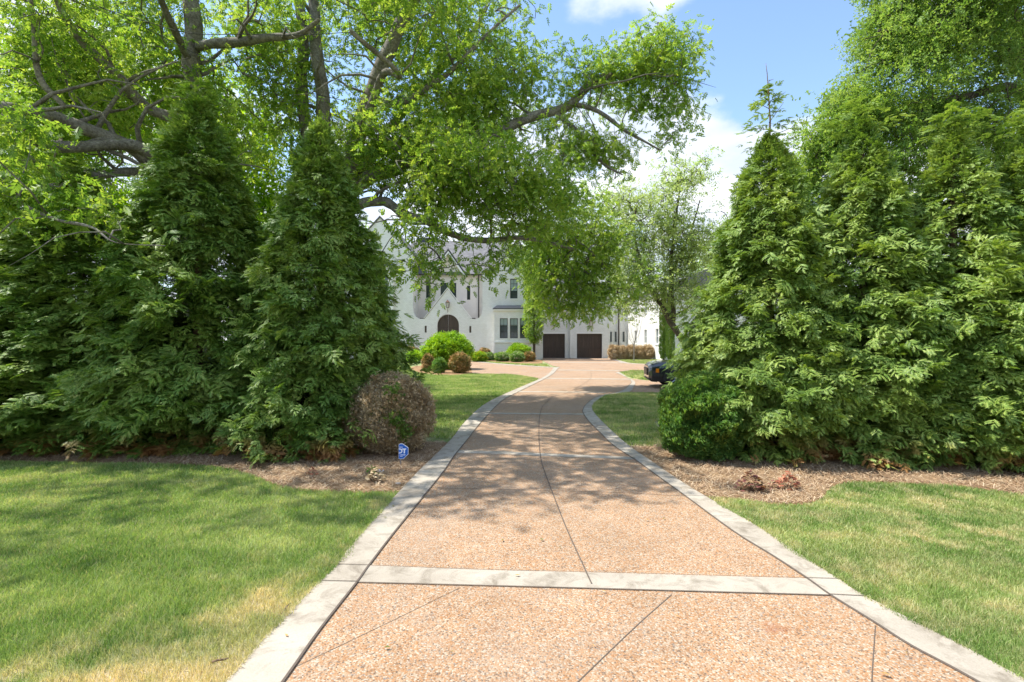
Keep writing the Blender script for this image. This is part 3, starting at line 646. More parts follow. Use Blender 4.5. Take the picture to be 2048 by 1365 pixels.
# ------------------------------------------------------------------ broadleaf trees
COMP = compound(); CL = [cluster_simple(9, 0.085, 0.019, 0.09, i) for i in range(3)]
def tree(name, label, base, limbs, blobs, leafmat, barkmat, seed, leaf='comp', per=8, lsc=1.0, twig=0.0055, group=None, spread=0.24, dm=0.85, sec=0.35, gap=-.40, gs=1.1):
    r = np.random.default_rng(seed)
    root = thing(name, (base[0], base[1], 0), label, "tree", group)
    mb = MB(); nodes = []
    for limb in limbs:
        cp = [np.array([*p[:3], p[3]], float) for p in limb]
        q = np.array(catmull(cp, 7)); q[:, 3] = np.maximum(q[:, 3], 0.008)
        wob = np.c_[vnoise(q[:, :3], 1.3, seed+1), vnoise(q[:, :3], 1.3, seed+2), vnoise(q[:, :3], 1.3, seed+3)]
        q[1:, :3] += wob[1:]*np.minimum(0.10, q[1:, 3:4]*.7)
        rad = q[:, 3]*(1+0.10*vnoise(q[:, :3], 4.0, seed+4))
        mb.tube(q[:, :3].tolist(), rad.tolist(), 9 if q[0, 3] > .05 else 6)
        nodes += [tuple(a[:3]) for a in q if a[2] > 1.2]
    for limb in limbs:                                # secondary limbs
        cp = np.array(catmull([np.array([*p[:3], p[3]], float) for p in limb], 5))
        for _ in range(int(len(cp)*sec)):
            i = int(r.integers(2, len(cp))); p0 = cp[i, :3]; r0 = min(max(cp[i, 3]*.42, .014), .055)
            if p0[2] < 3.0: continue
            d = r.normal(size=3); d[2] = abs(d[2])*.6+.1; d /= np.linalg.norm(d); L = r.uniform(.9, 2.3)*(1+4*r0); q = [(*p0, r0)]; p = p0.copy()
            for k_ in range(5):
                d = d+r.normal(0, .28, 3)+[0, 0, -.06]; d /= np.linalg.norm(d); p = p+d*L/5; q.append((*p, r0*(1-(k_+1)/5.6)))
            q = np.array(q); mb.tube(q[:, :3].tolist(), q[:, 3].tolist(), 5); nodes += [tuple(a[:3]) for a in q[1:]]
    centers = []
    for (cx, cy, cz, rx, ry, rz, n) in blobs:
        n = int(n*dm)
        p = r.normal(size=(n, 3)); p /= np.linalg.norm(p, axis=1, keepdims=True); p *= (r.random(n)**(1/2.4))[:, None]
        p = p*[rx, ry, rz]+[cx, cy, cz]; centers.append(p)
    C = np.concatenate(centers)
    g = vnoise(C, gs, seed+9)                       # clear out gaps so that sky shows through
    C = C[g > gap]; C = C[C[:, 2] > 1.0]
    nodes = np.array(nodes); d0 = np.array([np.min(np.sum((nodes-c)**2, 1)) for c in C]); C = C[np.argsort(d0)]
    cap = len(nodes)+len(C)*6+10; NP = np.zeros((cap, 3)); NP[:len(nodes)] = nodes; par = -np.ones(cap, int); cnt = np.zeros(cap); k = len(nodes); n0 = k
    dirs = []
    for c in C:
        dd = np.sum((NP[:k]-c)**2, 1); j = int(np.argmin(dd)); a = NP[j]; L = math.sqrt(dd[j])
        st = max(2, min(5, int(L/0.28)+1)); pj = j; jit = r.normal(0, 0.05*min(L, 1.5), 3)
        for s in range(1, st+1):
            t_ = s/st; pt = a+(c-a)*t_+jit*math.sin(t_*math.pi); pt[2] += 0.10*L*math.sin(t_*math.pi)
            NP[k] = pt; par[k] = pj; pj = k; k += 1
        cnt[pj] += 1; dirs.append((c-NP[par[pj]]))
    for i in range(k-1, n0-1, -1):
        if par[i] >= n0: cnt[par[i]] += cnt[i]
    rad = twig*np.maximum(cnt, 1)**0.42; rad = np.minimum(rad, 0.07)
    a = NP[par[n0:k]]; b = NP[n0:k]; ra = np.where(par[n0:k] >= n0, rad[np.maximum(par[n0:k], 0)], rad[n0:k]*1.15); rb_ = rad[n0:k]
    ln = np.linalg.norm(b-a, axis=1); ok = ln > 1e-4; a, b, ra, rb_ = a[ok], b[ok], ra[ok], rb_[ok]
    fr = frames(b-a, np.tile([[.3, .2, .9]], (len(a), 1)))
    vs = []
    for base_, rd in ((a, ra), (b, rb_)):
        for q in range(4):
            t_ = q*math.pi/2; vs.append(base_+(fr[:, :, 1]*math.cos(t_)+fr[:, :, 2]*math.sin(t_))*rd[:, None])
    vs = np.stack(vs, 1).reshape(-1, 3); ii = (np.arange(len(a))*8)[:, None]
    fs = np.concatenate([ii+np.array([q, (q+1) % 4, 4+(q+1) % 4, 4+q]) for q in range(4)])
    mesh_obj("trunk", mb.v, mb.f, barkmat, root, True)
    mesh_obj("branches", vs, fs, barkmat, root, False)
    dirs = np.array(dirs); m = len(C)
    parts = []
    P0 = np.repeat(C, per, 0)+r.normal(0, spread, (m*per, 3))*[1, 1, .7]; D0 = np.repeat(dirs/np.maximum(np.linalg.norm(dirs, axis=1, keepdims=True), 1e-3), per, 0)
    th = r.uniform(0, 2*math.pi, m*per)
    if leaf == 'comp':
        o = np.c_[np.cos(th), np.sin(th), r.normal(-.30, .5, m*per)]+D0*.3
        up = np.c_[r.normal(0, .5, m*per), r.normal(0, .5, m*per), np.ones(m*per)]
        v, f = scatter(COMP[0], COMP[1], P0, frames(o, up), r.uniform(.7, 1.2, m*per)*lsc)
    else:
        o = np.c_[np.cos(th), np.sin(th), r.normal(-.1, .5, m*per)]; up = np.c_[r.normal(0, .6, m*per), r.normal(0, .6, m*per), np.ones(m*per)]
        for kk in range(3):
            s = np.arange(m*per) % 3 == kk
            parts.append(scatter(CL[kk][0], CL[kk][1], P0[s], frames(o[s], up[s]), r.uniform(.7, 1.25, s.sum())*lsc))
        v, f = joinvf(parts)
    mesh_obj("crown", v, f, leafmat, root)
    return root
def L_(pts): return [(*W(px, py, D), r_) for px, py, D, r_ in pts]
def B_(px, py, D, rx, ry, rz, n): return (*W(px, py, D), rx, ry, rz, n)
# tree over the left hedge: pale upright trunk and mossy horizontal limbs
bx, by = -7.2, 11.6
tree("spreading_tree", "old tree with a pale upright trunk and long mossy horizontal limbs above the left hedge", (bx, by),
  [[(bx, by, -.1, .36), (bx-.02, by, 2.2, .30), (*W(392, 330, 11.6), .24), (*W(392, 180, 11.6), .20), (*W(388, 60, 11.6), .18), (*W(375, -90, 11.6), .13), (*W(350, -260, 11.4), .06)],
   L_([(385,430,11.5,0.152),(350,370,11,0.144),(312,325,10.4,0.137),(255,292,9.8,0.122),(150,292,9.2,0.106),(80,285,8.7,0.091),(20,240,8.2,0.076),(-120,200,7.6,0.046)]),
   L_([(300,330,10.3,0.114),(230,285,9.8,0.122),(130,240,9.2,0.114),(60,220,8.6,0.099),(-40,205,8.2,0.084),(-220,150,7.6,0.046)]),
   L_([(390,400,11.5,0.129),(330,350,10.9,0.106),(250,344,10.2,0.091),(190,348,9.6,0.076),(100,352,9.0,0.038)]),
   L_([(398,95,11.5,0.099),(450,84,11.3,0.106),(520,82,11.1,0.091),(592,72,10.9,0.061),(640,40,10.8,0.038)]),
   L_([(380,240,11.4,0.122),(300,215,10.8,0.114),(240,150,10.2,0.091),(150,60,9.6,0.068),(90,-60,9.0,0.038)]),
   L_([(130,215,9.3,0.046),(85,160,9.1,0.053),(70,60,8.9,0.038),(60,-60,8.7,0.023)]),
   L_([(380,120,11.5,0.076),(330,20,10.2,0.068),(260,-120,8.5,0.053),(120,-300,7.0,0.030)]),
   L_([(385,-60,11.5,0.076),(470,-250,10.0,0.061),(480,-500,8.0,0.038)]),
   L_([(0,380,7.2,0.023),(60,415,7.0,0.027),(120,440,6.9,0.023),(185,455,6.9,0.019),(230,485,6.8,0.009),(330,492,6.8,0.005)])],
  [B_(60,90,9.8,2.4,1.6,1.5,260), B_(220,170,11.2,2.2,1.3,1.5,200), B_(330,60,12.6,2.2,1.6,1.6,190), B_(470,220,12.8,2.0,1.8,1.7,210), B_(70,330,11.0,1.6,1.2,.8,60), B_(20,200,10.6,1.8,1.2,1.1,90),
   B_(500,60,13.0,1.8,1.6,1.4,150), B_(120,150,12.5,3.0,1.5,2.2,230), B_(330,20,13.5,2.0,1.5,1.2,110), (-9.6,8.6,9.8,4.0,3.0,1.6,130), (-6.6,6.6,8.8,2.6,2.0,1.0,55), (-10.5,5.0,8.2,2.5,2.2,1.0,80), (-5.0,8.6,10.5,2.8,2.2,1.2,100), B_(60,390,7.3,.7,.5,.32,34), B_(150,420,7.1,.45,.3,.14,10), B_(40,250,7.6,.9,.6,.4,30)],
  M['hick'], M['barkgrey'], 31, per=9, lsc=1.0, dm=1.25, sec=.25)
# multi-stemmed tree reaching over the driveway
bx, by = -4.9, 13.4
tree("spreading_tree", "large multi-stemmed tree reaching over the driveway in front of the house", (bx, by),
  [[(bx, by, -.1, .45), (bx, by, 2.0, .38), (*W(660, 450, 13.3), .30), (*W(645, 330, 13.2), .22), (*W(640, 150, 13.2), .17), (*W(620, 0, 13.2), .14), (*W(610, -160, 13), .09)],
   L_([(660,450,13.3,.26),(622,330,13.5,.19),(608,180,13.6,.16),(602,60,13.6,.14),(590,-100,13.4,.10)]),
   L_([(668,460,13.2,.30),(695,350,13.0,.24),(715,280,12.9,.22),(740,190,12.7,.19),(770,110,12.6,.17),(815,30,12.4,.14),(860,-70,12.2,.10),(900,-220,12,.05)]),
   L_([(675,440,13.1,.24),(705,385,12.9,.19),(745,348,12.6,.16),(800,333,12.4,.13),(870,335,12.2,.10),(960,300,12.4,.09)]),
   L_([(680,430,13.1,.20),(760,300,13.4,.17),(860,290,13.6,.16),(960,278,13.8,.16),(1040,245,14.0,.14),(1120,215,14.1,.13),(1200,160,14.2,.10),(1290,150,14.3,.06),(1350,115,14.4,.04)]),
   L_([(1100,222,14.1,.07),(1155,262,14.0,.06),(1200,322,13.9,.045),(1245,350,13.8,.02)]),
   L_([(1140,205,14.1,.07),(1200,225,14.0,.06),(1255,265,14.0,.045),(1320,300,14.0,.02)]),
   L_([(690,420,13.0,.15),(745,402,12.3,.12),(810,425,11.7,.10),(890,462,11.2,.08),(970,480,12.5,.07),(1060,478,14.5,.06),(1150,500,16.5,.04)]),
   L_([(735,200,12.7,.10),(800,205,12.7,.09),(880,160,12.8,.07),(950,90,12.9,.05),(1040,10,13,.03)]),
   L_([(700,330,13,.10),(760,160,12.2,.09),(800,150,11.6,.06),(700,60,10.5,.05)]),
   L_([(690,350,13,.12),(830,200,14.5,.11),(950,60,16,.08),(1010,-80,17,.05)]),
   L_([(815,30,12.4,.09),(860,-120,10.6,.08),(900,-330,8.8,.05)])],
  [B_(620,200,14.6,2.0,1.3,1.9,210), B_(640,20,14.8,2.4,1.5,1.4,170), B_(820,60,14.4,1.8,1.6,1.5,210), B_(930,190,13.8,2.3,1.6,1.6,430), B_(1060,170,14.4,1.9,1.4,1.3,220), B_(980,60,14.5,1.6,1.4,.9,70),
   B_(1270,150,14.2,1.7,1.2,.95,200), B_(1330,110,14.3,1.1,.9,.85,90), B_(1310,60,14.2,.35,.4,.4,10),B_(1330,230,14.2,.8,.8,.9,55), B_(1240,300,14.0,1.4,1.0,.55,90), B_(1130,300,14.0,1.2,1.0,.8,90),
   B_(920,345,11.6,2.0,1.3,1.0,310), B_(800,290,12.4,1.7,1.2,1.2,240), B_(1040,385,12.8,1.6,1.2,1.25,240), B_(860,450,11.2,1.3,.9,.28,36), B_(800,520,11.2,.9,.6,.5,22), B_(900,545,11.2,1.2,.6,.5,16), B_(872,585,11.0,.3,.3,.3,3), B_(1000,520,12.2,1.0,.6,.5,30),
   B_(1130,480,17.5,2.1,1.7,2.0,430), B_(1215,545,18.0,1.4,1.2,1.4,190), B_(1245,600,18,.8,.8,.6,30), B_(1110,610,17.5,.7,.8,.6,24), B_(1180,590,17.8,1.7,1.3,.9,170), B_(1085,540,17.0,.7,.8,1.4,90), B_(1080,430,15,1.4,1.3,1.1,110),
   (-2.5,10.0,9.6,2.6,2.4,1.0,210), (-4.0,6.8,8.0,2.0,1.4,.8,120), (-2.2,13.5,11.5,3.2,3.0,1.4,230), (-1.5,17.0,10.0,2.5,2.5,1.2,120)],
  M['hick'], M['barkgrey'], 32, per=9, lsc=1.0, dm=.95, sec=.3)
# oak on the right
tree("oak_tree", "broad oak with a dense crown towering behind the right hedge", (21.5, 19.0),
  [[(21.5, 19, -.1, .55), (21.2, 19, 4, .45), (20.6, 19, 8, .36), (19.6, 19, 12, .24), (18.8, 19, 15.5, .1)],
   L_([(2130,330,19,.25),(2040,185,18.6,.20),(1980,180,18,.13),(1900,200,17.5,.09),(1780,250,17,.05)]),
   L_([(2120,240,19,.22),(2030,120,18.6,.17),(1985,60,18.2,.14),(1900,-20,18,.09),(1800,-90,18,.05)]),
   L_([(2120,180,19,.20),(1950,60,17.5,.12),(1850,70,16.8,.09),(1760,60,16.5,.05)]),
   L_([(2120,420,19,.20),(1980,380,18,.14),(1880,355,17.5,.10),(1800,338,17,.07),(1700,330,17,.04)])],
  [B_(1900,60,17.5,3.0,2.2,2.2,480), B_(1780,210,17,2.1,1.8,1.7,300), B_(1820,70,17,1.7,1.6,1.3,170), B_(1960,250,17.5,2.6,1.8,1.8,350), B_(1690,250,17,1.1,1.2,1.1,120), B_(1655,310,17,.8,1,.8,60), B_(1800,340,17,2.0,1.6,1.4,200), B_(1990,-60,17.5,3,2.2,2.2,260), B_(1830,-60,17.5,1.8,2,1.2,140),
   (20,19,13,4,3.5,3.5,260), (19,18,7,3.4,3,2.0,200)],
  M['oak'], M['barkdark'], 33, leaf='simple', per=8, lsc=1.25, spread=.30, dm=1.45, gap=-.28, gs=1.5)
# trees behind the right hedge and in the middle distance
tree("leafy_tree", "bright green tree filling the gap between the first two arborvitaes of the right hedge", (10.5, 17.5),
  [[(10.5, 17.5, -.1, .25), (10.4, 17.5, 3, .2), (10.2, 17.5, 5, .12), (10, 17.5, 6.5, .03)]],
  [B_(1620,330,17.5,1.5,1.2,1.5,170), B_(1600,450,17.5,1.6,1.3,1.8,170), B_(1760,420,17.5,2.2,1.5,2.0,190)], M['oak'], M['barkdark'], 34, leaf='simple', per=6, lsc=1.7, spread=.33)
bx, by = 9.9, 27.5
tree("leafy_tree", "airy pale green tree with a dark leaning trunk beside the garage court", (bx, by),
  [[(bx, by, -.1, .20), (*W(1362, 672, 27.5), .17), (*W(1336, 638, 27.5), .14), (*W(1323, 613, 27.5), .12), (*W(1305, 584, 27.5), .09), (*W(1285, 540, 27.5), .09), (*W(1270, 470, 27.5), .05)],
   L_([(1348,655,27.5,.14),(1345,600,27.6,.11),(1342,520,27.8,.09),(1350,440,28,.07),(1362,370,28,.03)]),
   L_([(1346,540,27.8,.08),(1380,470,28,.06),(1400,400,28,.03)]), L_([(1300,576,27.5,.08),(1250,560,27,.05),(1220,580,26.5,.03)])],
  [B_(1310,400,28,2.9,2,1.5,190), B_(1370,350,28,2.0,1.6,1.0,110), B_(1300,470,28,3.0,2,1.9,330), B_(1390,470,28,2.0,2,2.2,210), B_(1290,560,27.3,2.0,1.5,1.4,190), B_(1340,600,27.6,1.6,1.4,1.3,100), B_(1255,520,27,1.4,1.2,1.8,150), B_(1225,430,28,1.4,1.2,1.6,100), B_(1245,610,27,.8,.8,.7,45), B_(1400,560,28,1.3,1.2,2.0,170), B_(1360,500,27.6,1.2,1.2,1.6,110)],
  M['pale'], M['barkdark'], 35, leaf='simple', per=4, lsc=1.5, spread=.42, twig=.009, dm=.95)
# background trees behind the left hedge and beyond the house
tree("leafy_tree", "sunlit tree filling the gap above the second and third arborvitaes of the left hedge", (-12.5, 19),
  [[(-12.5, 19, -.1, .3), (-12.4, 19, 4, .22), (-12, 19, 8, .15), (-11.6, 19, 11, .06)]],
  [B_(250,330,18.5,3.6,2.0,2.4,330), B_(500,360,18.5,2.3,2,2.6,300), B_(60,280,18.5,2.6,2,2.5,190), B_(520,480,18,1.4,1.5,1.8,120), B_(250,440,18,2.6,1.6,1.6,170), B_(380,200,18.5,2.6,1.6,1.6,120)],
  M['lime'], M['barkdark'], 36, leaf='simple', per=6, lsc=1.9, spread=.36)
def far_tree(px, D, top, rx, seed, mat, label):
    x = (px-1024)*D/F; H = CH-(top-682.5)*D/F
    tree("leafy_tree", label, (x, D), [[(x, D, -.1, .35), (x, D, H*.5, .25), (x, D, H*.9, .08)]],
         [(x, D, H*.62, rx, rx*.7, H*.36, 260), (x-rx*.4, D, H*.5, rx*.7, rx*.6, H*.3, 120)], mat, M['barkdark'], seed, leaf='simple', per=5, lsc=3.2, spread=.8, twig=.012, group='trees far behind the house')
far_tree(712, 62, 440, 5.5, 41, M['lime'], "yellow-green tree showing over the hedge left of the white gable")
far_tree(1150, 66, 452, 7, 42, M['pale'], "distant tree behind the garage roof")
far_tree(1345, 70, 470, 8, 43, M['pale'], "distant tree behind the white wing")
far_tree(1480, 60, 430, 8, 44, M['oak'], "distant tree hidden mostly by the right hedge")
far_tree(960, 75, 470, 8, 45, M['oak'], "distant tree behind the main roof")

# ivy-clad slender tree by the garage corner
x, y = P(1068, 721)[:2]
rt = thing("ivy_clad_tree", (x, y, 0), "slender tree wrapped in ivy between the bay window and the left garage door", "tree")
MB().tube([(x, y, -.05), (x+.03, y, 2), (x-.05, y, 6), (x, y, 12)], [.13, .11, .09, .04], 8).build("trunk", M['barkdark'], rt, True)
n = 2600; u = rng.random(n); th = rng.uniform(0, 6.28, n); zz_ = 1.55+u*10.5; wd = np.interp(zz_, [1.5, 2.0, 3.4, 5, 8, 12], [.2, .68, 1.0, .85, .95, .8])*(1+.25*vnoise(np.c_[np.cos(th), np.sin(th), zz_], 1.5, 8))
pp = np.c_[x+np.cos(th)*wd*rng.uniform(.5, 1, n), y+np.sin(th)*wd*rng.uniform(.5, 1, n), zz_]
pp = pp+rng.normal(0, .12, pp.shape); o = np.c_[np.cos(th), np.sin(th), rng.normal(-.3, .5, n)]
v, f = scatter(CL[0][0], CL[0][1], pp, frames(o, np.c_[np.cos(th)*.6, np.sin(th)*.6, np.ones(n)]), rng.uniform(1.2, 1.9, n)); mesh_obj("ivy", v, f, M['hick'], rt)

# ------------------------------------------------------------------ shrubs
def ball_pts(n, c, rad, seed, lo=0.72, lumps=.10, flat=0.05):
    r = np.random.default_rng(seed); d = r.normal(size=(n, 3)); d /= np.linalg.norm(d, axis=1, keepdims=True)
    s = (lo+(1-lo)*r.random(n)**.6)*(1+lumps*vnoise(d*3, 1, seed)+lumps*.6*vnoise(d*8, 1, seed+1))
    p = d*s[:, None]*rad+np.array(c); k = p[:, 2] > flat
    return p[k], d[k], r
def shrub(name, label, cat, px, base_py, r3, leafm, seed, n=1500, lscale=1.0, group=None, petals=None, lo=.6, zf=0.95, stem=True):
    x, y = P(px, base_py)[:2]; y += r3[1]*.8; c = (x, y, r3[2]*zf)
    root = thing(name, (x, y, 0), label, cat, group)
    p, d, r = ball_pts(n, c, np.array(r3), seed, lo)
    o = d+r.normal(0, .5, p.shape); up = d*.5+r.normal(0, .4, p.shape)+[0, 0, .8]
    v, f = scatter(CL[1][0], CL[1][1], p, frames(o, up), r.uniform(.7, 1.3, len(p))*lscale); mesh_obj("foliage", v, f, leafm, root)
    mb = MB()
    for k in range(5):
        a = k*1.257+seed; mb.tube([(x+.04*math.cos(a), y+.04*math.sin(a), -.02), (x+r3[0]*.3*math.cos(a), y+r3[1]*.3*math.sin(a), r3[2]*.8), (x+r3[0]*.5*math.cos(a), y+r3[1]*.5*math.sin(a), r3[2]*1.4)], [.02, .014, .006], 5)
    mb.build("stems", M['barktan'], root)
    if petals:
        k = (r.random(len(p)) < .34) & (d[:, 2] > -.3); q = p[k]+d[k]*.05
        v, f = scatter(CL[2][0], CL[2][1], q, frames(d[k]+r.normal(0, .3, q.shape), up[k]), r.uniform(.6, .9, len(q))*lscale*.8); mesh_obj("flowers", v, f, petals, root)
    return root
gs = "shrubs in the garden beds at the house"
shrub("shrub", "big bright lime-green bush in the island bed in front of the arched door", "shrub", 891, 741, (1.55, 1.3, 1.12), M['lime'], 51, 3400, 1.3, gs)
shrub("boxwood", "small boxwood with an orange-brown scorched side left of the lime bush", "shrub", 854, 743.5, (.36, .36, .50), M['halfdead'], 52, 900, .7, gs)
shrub("boxwood", "smallest round green boxwood in front of the lime bush", "shrub", 877, 747.5, (.36, .36, .42), M['boxw'], 53, 900, .7, gs)
shrub("boxwood", "larger half-brown boxwood at the right end of the island bed", "shrub", 918, 748, (.58, .5, .56), M['halfdead'], 54, 1400, .75, gs)
shrub("shrub", "low lime-yellow mound left of the island bed", "shrub", 830, 727, (.70, .6, .48), M['lime'], 55, 900, 1.2, gs)
shrub("boxwood", "tan faded boxwood against the white wall left of the bushes", "shrub", 822, 722.5, (.68, .6, .62), M['halfdead'], 56, 900, 1.1, gs)
shrub("rose_bush", "pale flowering bush at the left edge by the arborvitae", "shrub", 812, 726.5, (.55, .5, .46), M['green'], 57, 800, 1.2, gs, M['cream'])
shrub("flowering_plant", "lime plant dotted with yellow flowers right of the front door", "shrub", 956, 724.5, (.72, .6, .42), M['lime'], 58, 900, 1.1, gs, M['yellow'])
shrub("boxwood", "half-dead orange and green boxwood against the wall left of the bay window", "shrub", 969, 721.3, (.55, .4, .55), M['halfdead'], 59, 800, 1.1, gs)
shrub("rose_bush", "cream-flowered low bush between the yellow-flowered plant and the green dome", "shrub", 977, 721.8, (.50, .4, .35), M['green'], 60, 700, 1.1, gs, M['cream'])
shrub("boxwood", "small green dome shrub under the bay window", "shrub", 998, 721.4, (.52, .4, .33), M['lime'], 61, 700, 1.0, gs)
shrub("rose_bush", "cream-flowered low bush below the bay window", "shrub", 1005, 723.6, (.62, .5, .38), M['green'], 62, 900, 1.1, gs, M['cream'])
shrub("shrub", "rounded light green shrub under the right bay window", "shrub", 1038, 722.4, (1.05, .8, .74), M['lime'], 63, 1600, 1.3, gs)
shrub("rose_bush", "cream-flowered bush in front of the light green shrub", "shrub", 1034, 724.8, (.60, .4, .42), M['green'], 64, 800, 1.1, gs, M['cream'])
shrub("boxwood", "brown-tipped boxwood beside the ivy-clad tree", "shrub", 1059, 724.0, (.50, .4, .42), M['halfdead'], 65, 800, 1.0, gs)
# dead hedge by the wing, bare little tree, columnar evergreens
for i, pxx in enumerate((1230, 1247, 1264, 1281, 1298)):
    shrub("dead_hedge_shrub", ["dead pinkish-brown hedge shrub touching the garage corner", "dead brown hedge shrub second from the garage corner", "dead brown hedge shrub behind the bare sapling", "dead brown hedge shrub second from the right end", "dead brown hedge shrub at the right end of its row"][i], "shrub", pxx, 720.3, (.60, .5, (.70, .66, .72, .67, .70)[i]), M['tan'], 70+i, 1500, 1.0, "dead hedge beside the white wing", lo=.35)
bx, by = P(1268, 723)[:2]
rt = thing("sapling", (bx, by, 0), "bare slim sapling in front of the dead hedge", "tree")
mb = MB(); rr_ = random.Random(4)
mb.tube([(bx, by, -.05), (bx, by, 1.4)], [.05, .04], 6)
for k in range(16):
    a = rr_.uniform(0, 6.28); h = rr_.uniform(2.8, 5.2); s = rr_.uniform(.3, .95)
    mb.tube([(bx, by, 1.2+rr_.random()*.5), (bx+.5*s*math.cos(a), by+.5*s*math.sin(a), h*.55), (bx+s*math.cos(a), by+s*math.sin(a), h)], [.014, .010, .004], 4)
mb.build("trunk", M['barkgrey'], rt)
for i, (pxx, yy) in enumerate(((1327, 722.5), (1341, 724.0))):
    x, y = P(pxx, yy)[:2]; rt = thing("columnar_evergreen", (x, y, 0), ["narrow columnar evergreen at the corner of the white wing", "narrow columnar evergreen half hidden by the right hedge"][i], "tree", "columnar evergreens by the white wing")
    MB().tube([(x, y, -.05), (x+.1, y, 6.3)], [.09, .02], 6).build("trunk", M['barkdark'], rt, True)
    n = 1500; zc = rng.uniform(.25, 6.4, n); th = rng.uniform(0, 6.28, n); w_ = np.interp(zc, [0, .8, 4, 6.5], [.2, .34, .32, .08])*(1+.2*vnoise(np.c_[th, th, zc*2], 1, i))
    pp = np.c_[x+np.cos(th)*w_, y+np.sin(th)*w_, zc]; oo = np.c_[np.cos(th)*.5, np.sin(th)*.5, np.ones(n)]
    v, f = scatter(CL[0][0], CL[0][1], pp, frames(oo, np.c_[np.cos(th), np.sin(th), np.zeros(n)+.1]), rng.uniform(.8, 1.3, n)); mesh_obj("crown", v, f, M['oak'], rt)

# big boxwood at the right of the drive
x, y = (1402-1024)*7.25/F, 7.25
rt = thing("boxwood", (x, y, 0), "large round dark green boxwood at the driveway edge in front of the right hedge", "shrub")
p, d, r = ball_pts(15000, (x, y, .60), np.array((.60, .56, .60)), 80, .78, .13, .03)
tuft = cluster_simple(7, 0.026, 0.0075, 0.020, 5)
v, f = scatter(tuft[0], tuft[1], p, frames(d+r.normal(0, .5, p.shape), r.normal(0, .5, p.shape)+d+[0, 0, .5]), r.uniform(.8, 1.4, len(p))); mesh_obj("foliage", v, f, M['boxw'], rt)
mb = MB()
for k in range(9):
    a = k*.7; mb.tube([(x+.05*math.cos(a), y+.05*math.sin(a), -.02), (x+.25*math.cos(a), y+.25*math.sin(a), .4), (x+.4*math.cos(a), y+.4*math.sin(a), .85)], [.02, .014, .006], 5)
mb.build("stems", M['barktan'], rt)
# dead bush at the left of the drive
x, y = (782-1024)*7.65/F, 7.65
rt = thing("dead_bush", (x, y, 0), "large round dead brown bush of bare twigs beside the blue sign", "shrub")
p, d, r = ball_pts(15000, (x, y, .58), np.array((.66, .60, .63)), 81, .25, .09, .03)
base_ = np.array((x, y, .05)); dr = p-base_; dr /= np.linalg.norm(dr, axis=1, keepdims=True); dr += r.normal(0, .35, p.shape); dr[:, 2] += .25
v, f = scatter([(0, -.0022, 0), (0, .0022, 0), (1, .001, 0), (1, -.001, 0), (.45, 0, 0), (.52, .006, 0), (.8, .22, .12), (.55, .0, 0)], [(0, 1, 2, 3), (4, 5, 6, 7)], p-dr*.06, frames(dr, r.normal(size=p.shape)), r.uniform(.08, .17, len(p)))
mesh_obj("twigs", v, f, M['twig'], rt)
p2, d2, r = ball_pts(15000, (x, y, .58), np.array((.67, .61, .64)), 82, .70, .10, .03)
v, f = scatter(*cluster_simple(3, 0.019, 0.005, 0.012, 6), p2, frames(d2+r.normal(0, .7, p2.shape), r.normal(size=p2.shape)), r.uniform(.6, 1.3, len(p2))); mesh_obj("dry_leaves", v, f, M['tan'], rt)
mb = MB()
for k in range(46):
    a = r.uniform(0, 6.28); e = r.uniform(.2, 1.4); R1 = .5
    mb.tube([(x+.05*math.cos(a), y+.05*math.sin(a), -.02), (x+R1*.5*math.cos(a)*math.cos(e*.7), y+R1*.5*math.sin(a)*math.cos(e*.7), .12+.25*math.sin(e)), (x+R1*math.cos(a)*math.cos(e), y+R1*math.sin(a)*math.cos(e), .15+.85*math.sin(e))], [.014, .008, .003], 5)
mb.build("stems", M['twig'], rt)
gp = np.array([(x+.22, y-.52, .60), (x+.30, y-.42, .42), (x+.12, y-.40, .98)])
pp = np.repeat(gp, 90, 0)+r.normal(0, .065, (270, 3)); v, f = scatter(tuft[0], tuft[1], pp, frames(r.normal(size=pp.shape), r.normal(size=pp.shape)+[0, 0, 1]), np.full(270, 1.0)); mesh_obj("green_shoots", v, f, M['green'], rt)

# small bed plants
def rosette(px, py, rad, mat, seed, label, n=60, ls=0.05, cat="plant", name="foliage_plant"):
    x, y = P(px, py)[:2]; r = np.random.default_rng(seed); rt = thing(name, (x, y, 0), label, cat)
    th = r.uniform(0, 6.28, n); q = r.random(n)**.6*rad; pp = np.c_[x+np.cos(th)*q, y+np.sin(th)*q*.8, .02+(1-q/rad)*rad*1.15+r.uniform(0, .05, n)]
    a6 = [(ls*math.cos(t_)*(1 if k % 2 else .78), ls*math.sin(t_)*(1 if k % 2 else .78), -.004*(k % 2)) for k, t_ in enumerate(np.linspace(0, 2*math.pi, 11)[:-1])]
    tv = [(0, 0, .006)]+a6; tf = [(0, 1+k, 1+(k+1) % 10) for k in range(10)]
    up = np.c_[np.cos(th)*.6, np.sin(th)*.6, np.ones(n)]+r.normal(0, .3, (n, 3)); v, f = scatter(tv, tf, pp, frames(np.c_[np.cos(th), np.sin(th), r.normal(0, .2, n)], up), r.uniform(.5, 1.1, n)); mesh_obj("leaves", v, f, mat, rt)
    mb = MB()
    for k in range(0, n, 4): mb.tube([(x, y, 0), tuple(pp[k])], [.002, .0015], 3)
    mb.build("stems", M['barktan'], rt)
rosette(1502, 984, .165, M['heuch'], 90, "dark burgundy leafy plant with yellow-green edges in the right pine straw bed", 95, .036)
rosette(1575, 979, .14, M['heuchr'], 91, "rust-red low plant in the right pine straw bed", 80, .028)
rosette(1545, 981, .05, M['heuch'], 92, "tiny dark plant between the burgundy and the rust-red plant", 18, .022)
rosette(625, 955, .07, M['heuchr'], 93, "small reddish plant in the left pine straw bed", 30, .022)
rosette(745, 951, .08, M['green'], 94, "small green weed next to the blue and white litter", 40, .02)
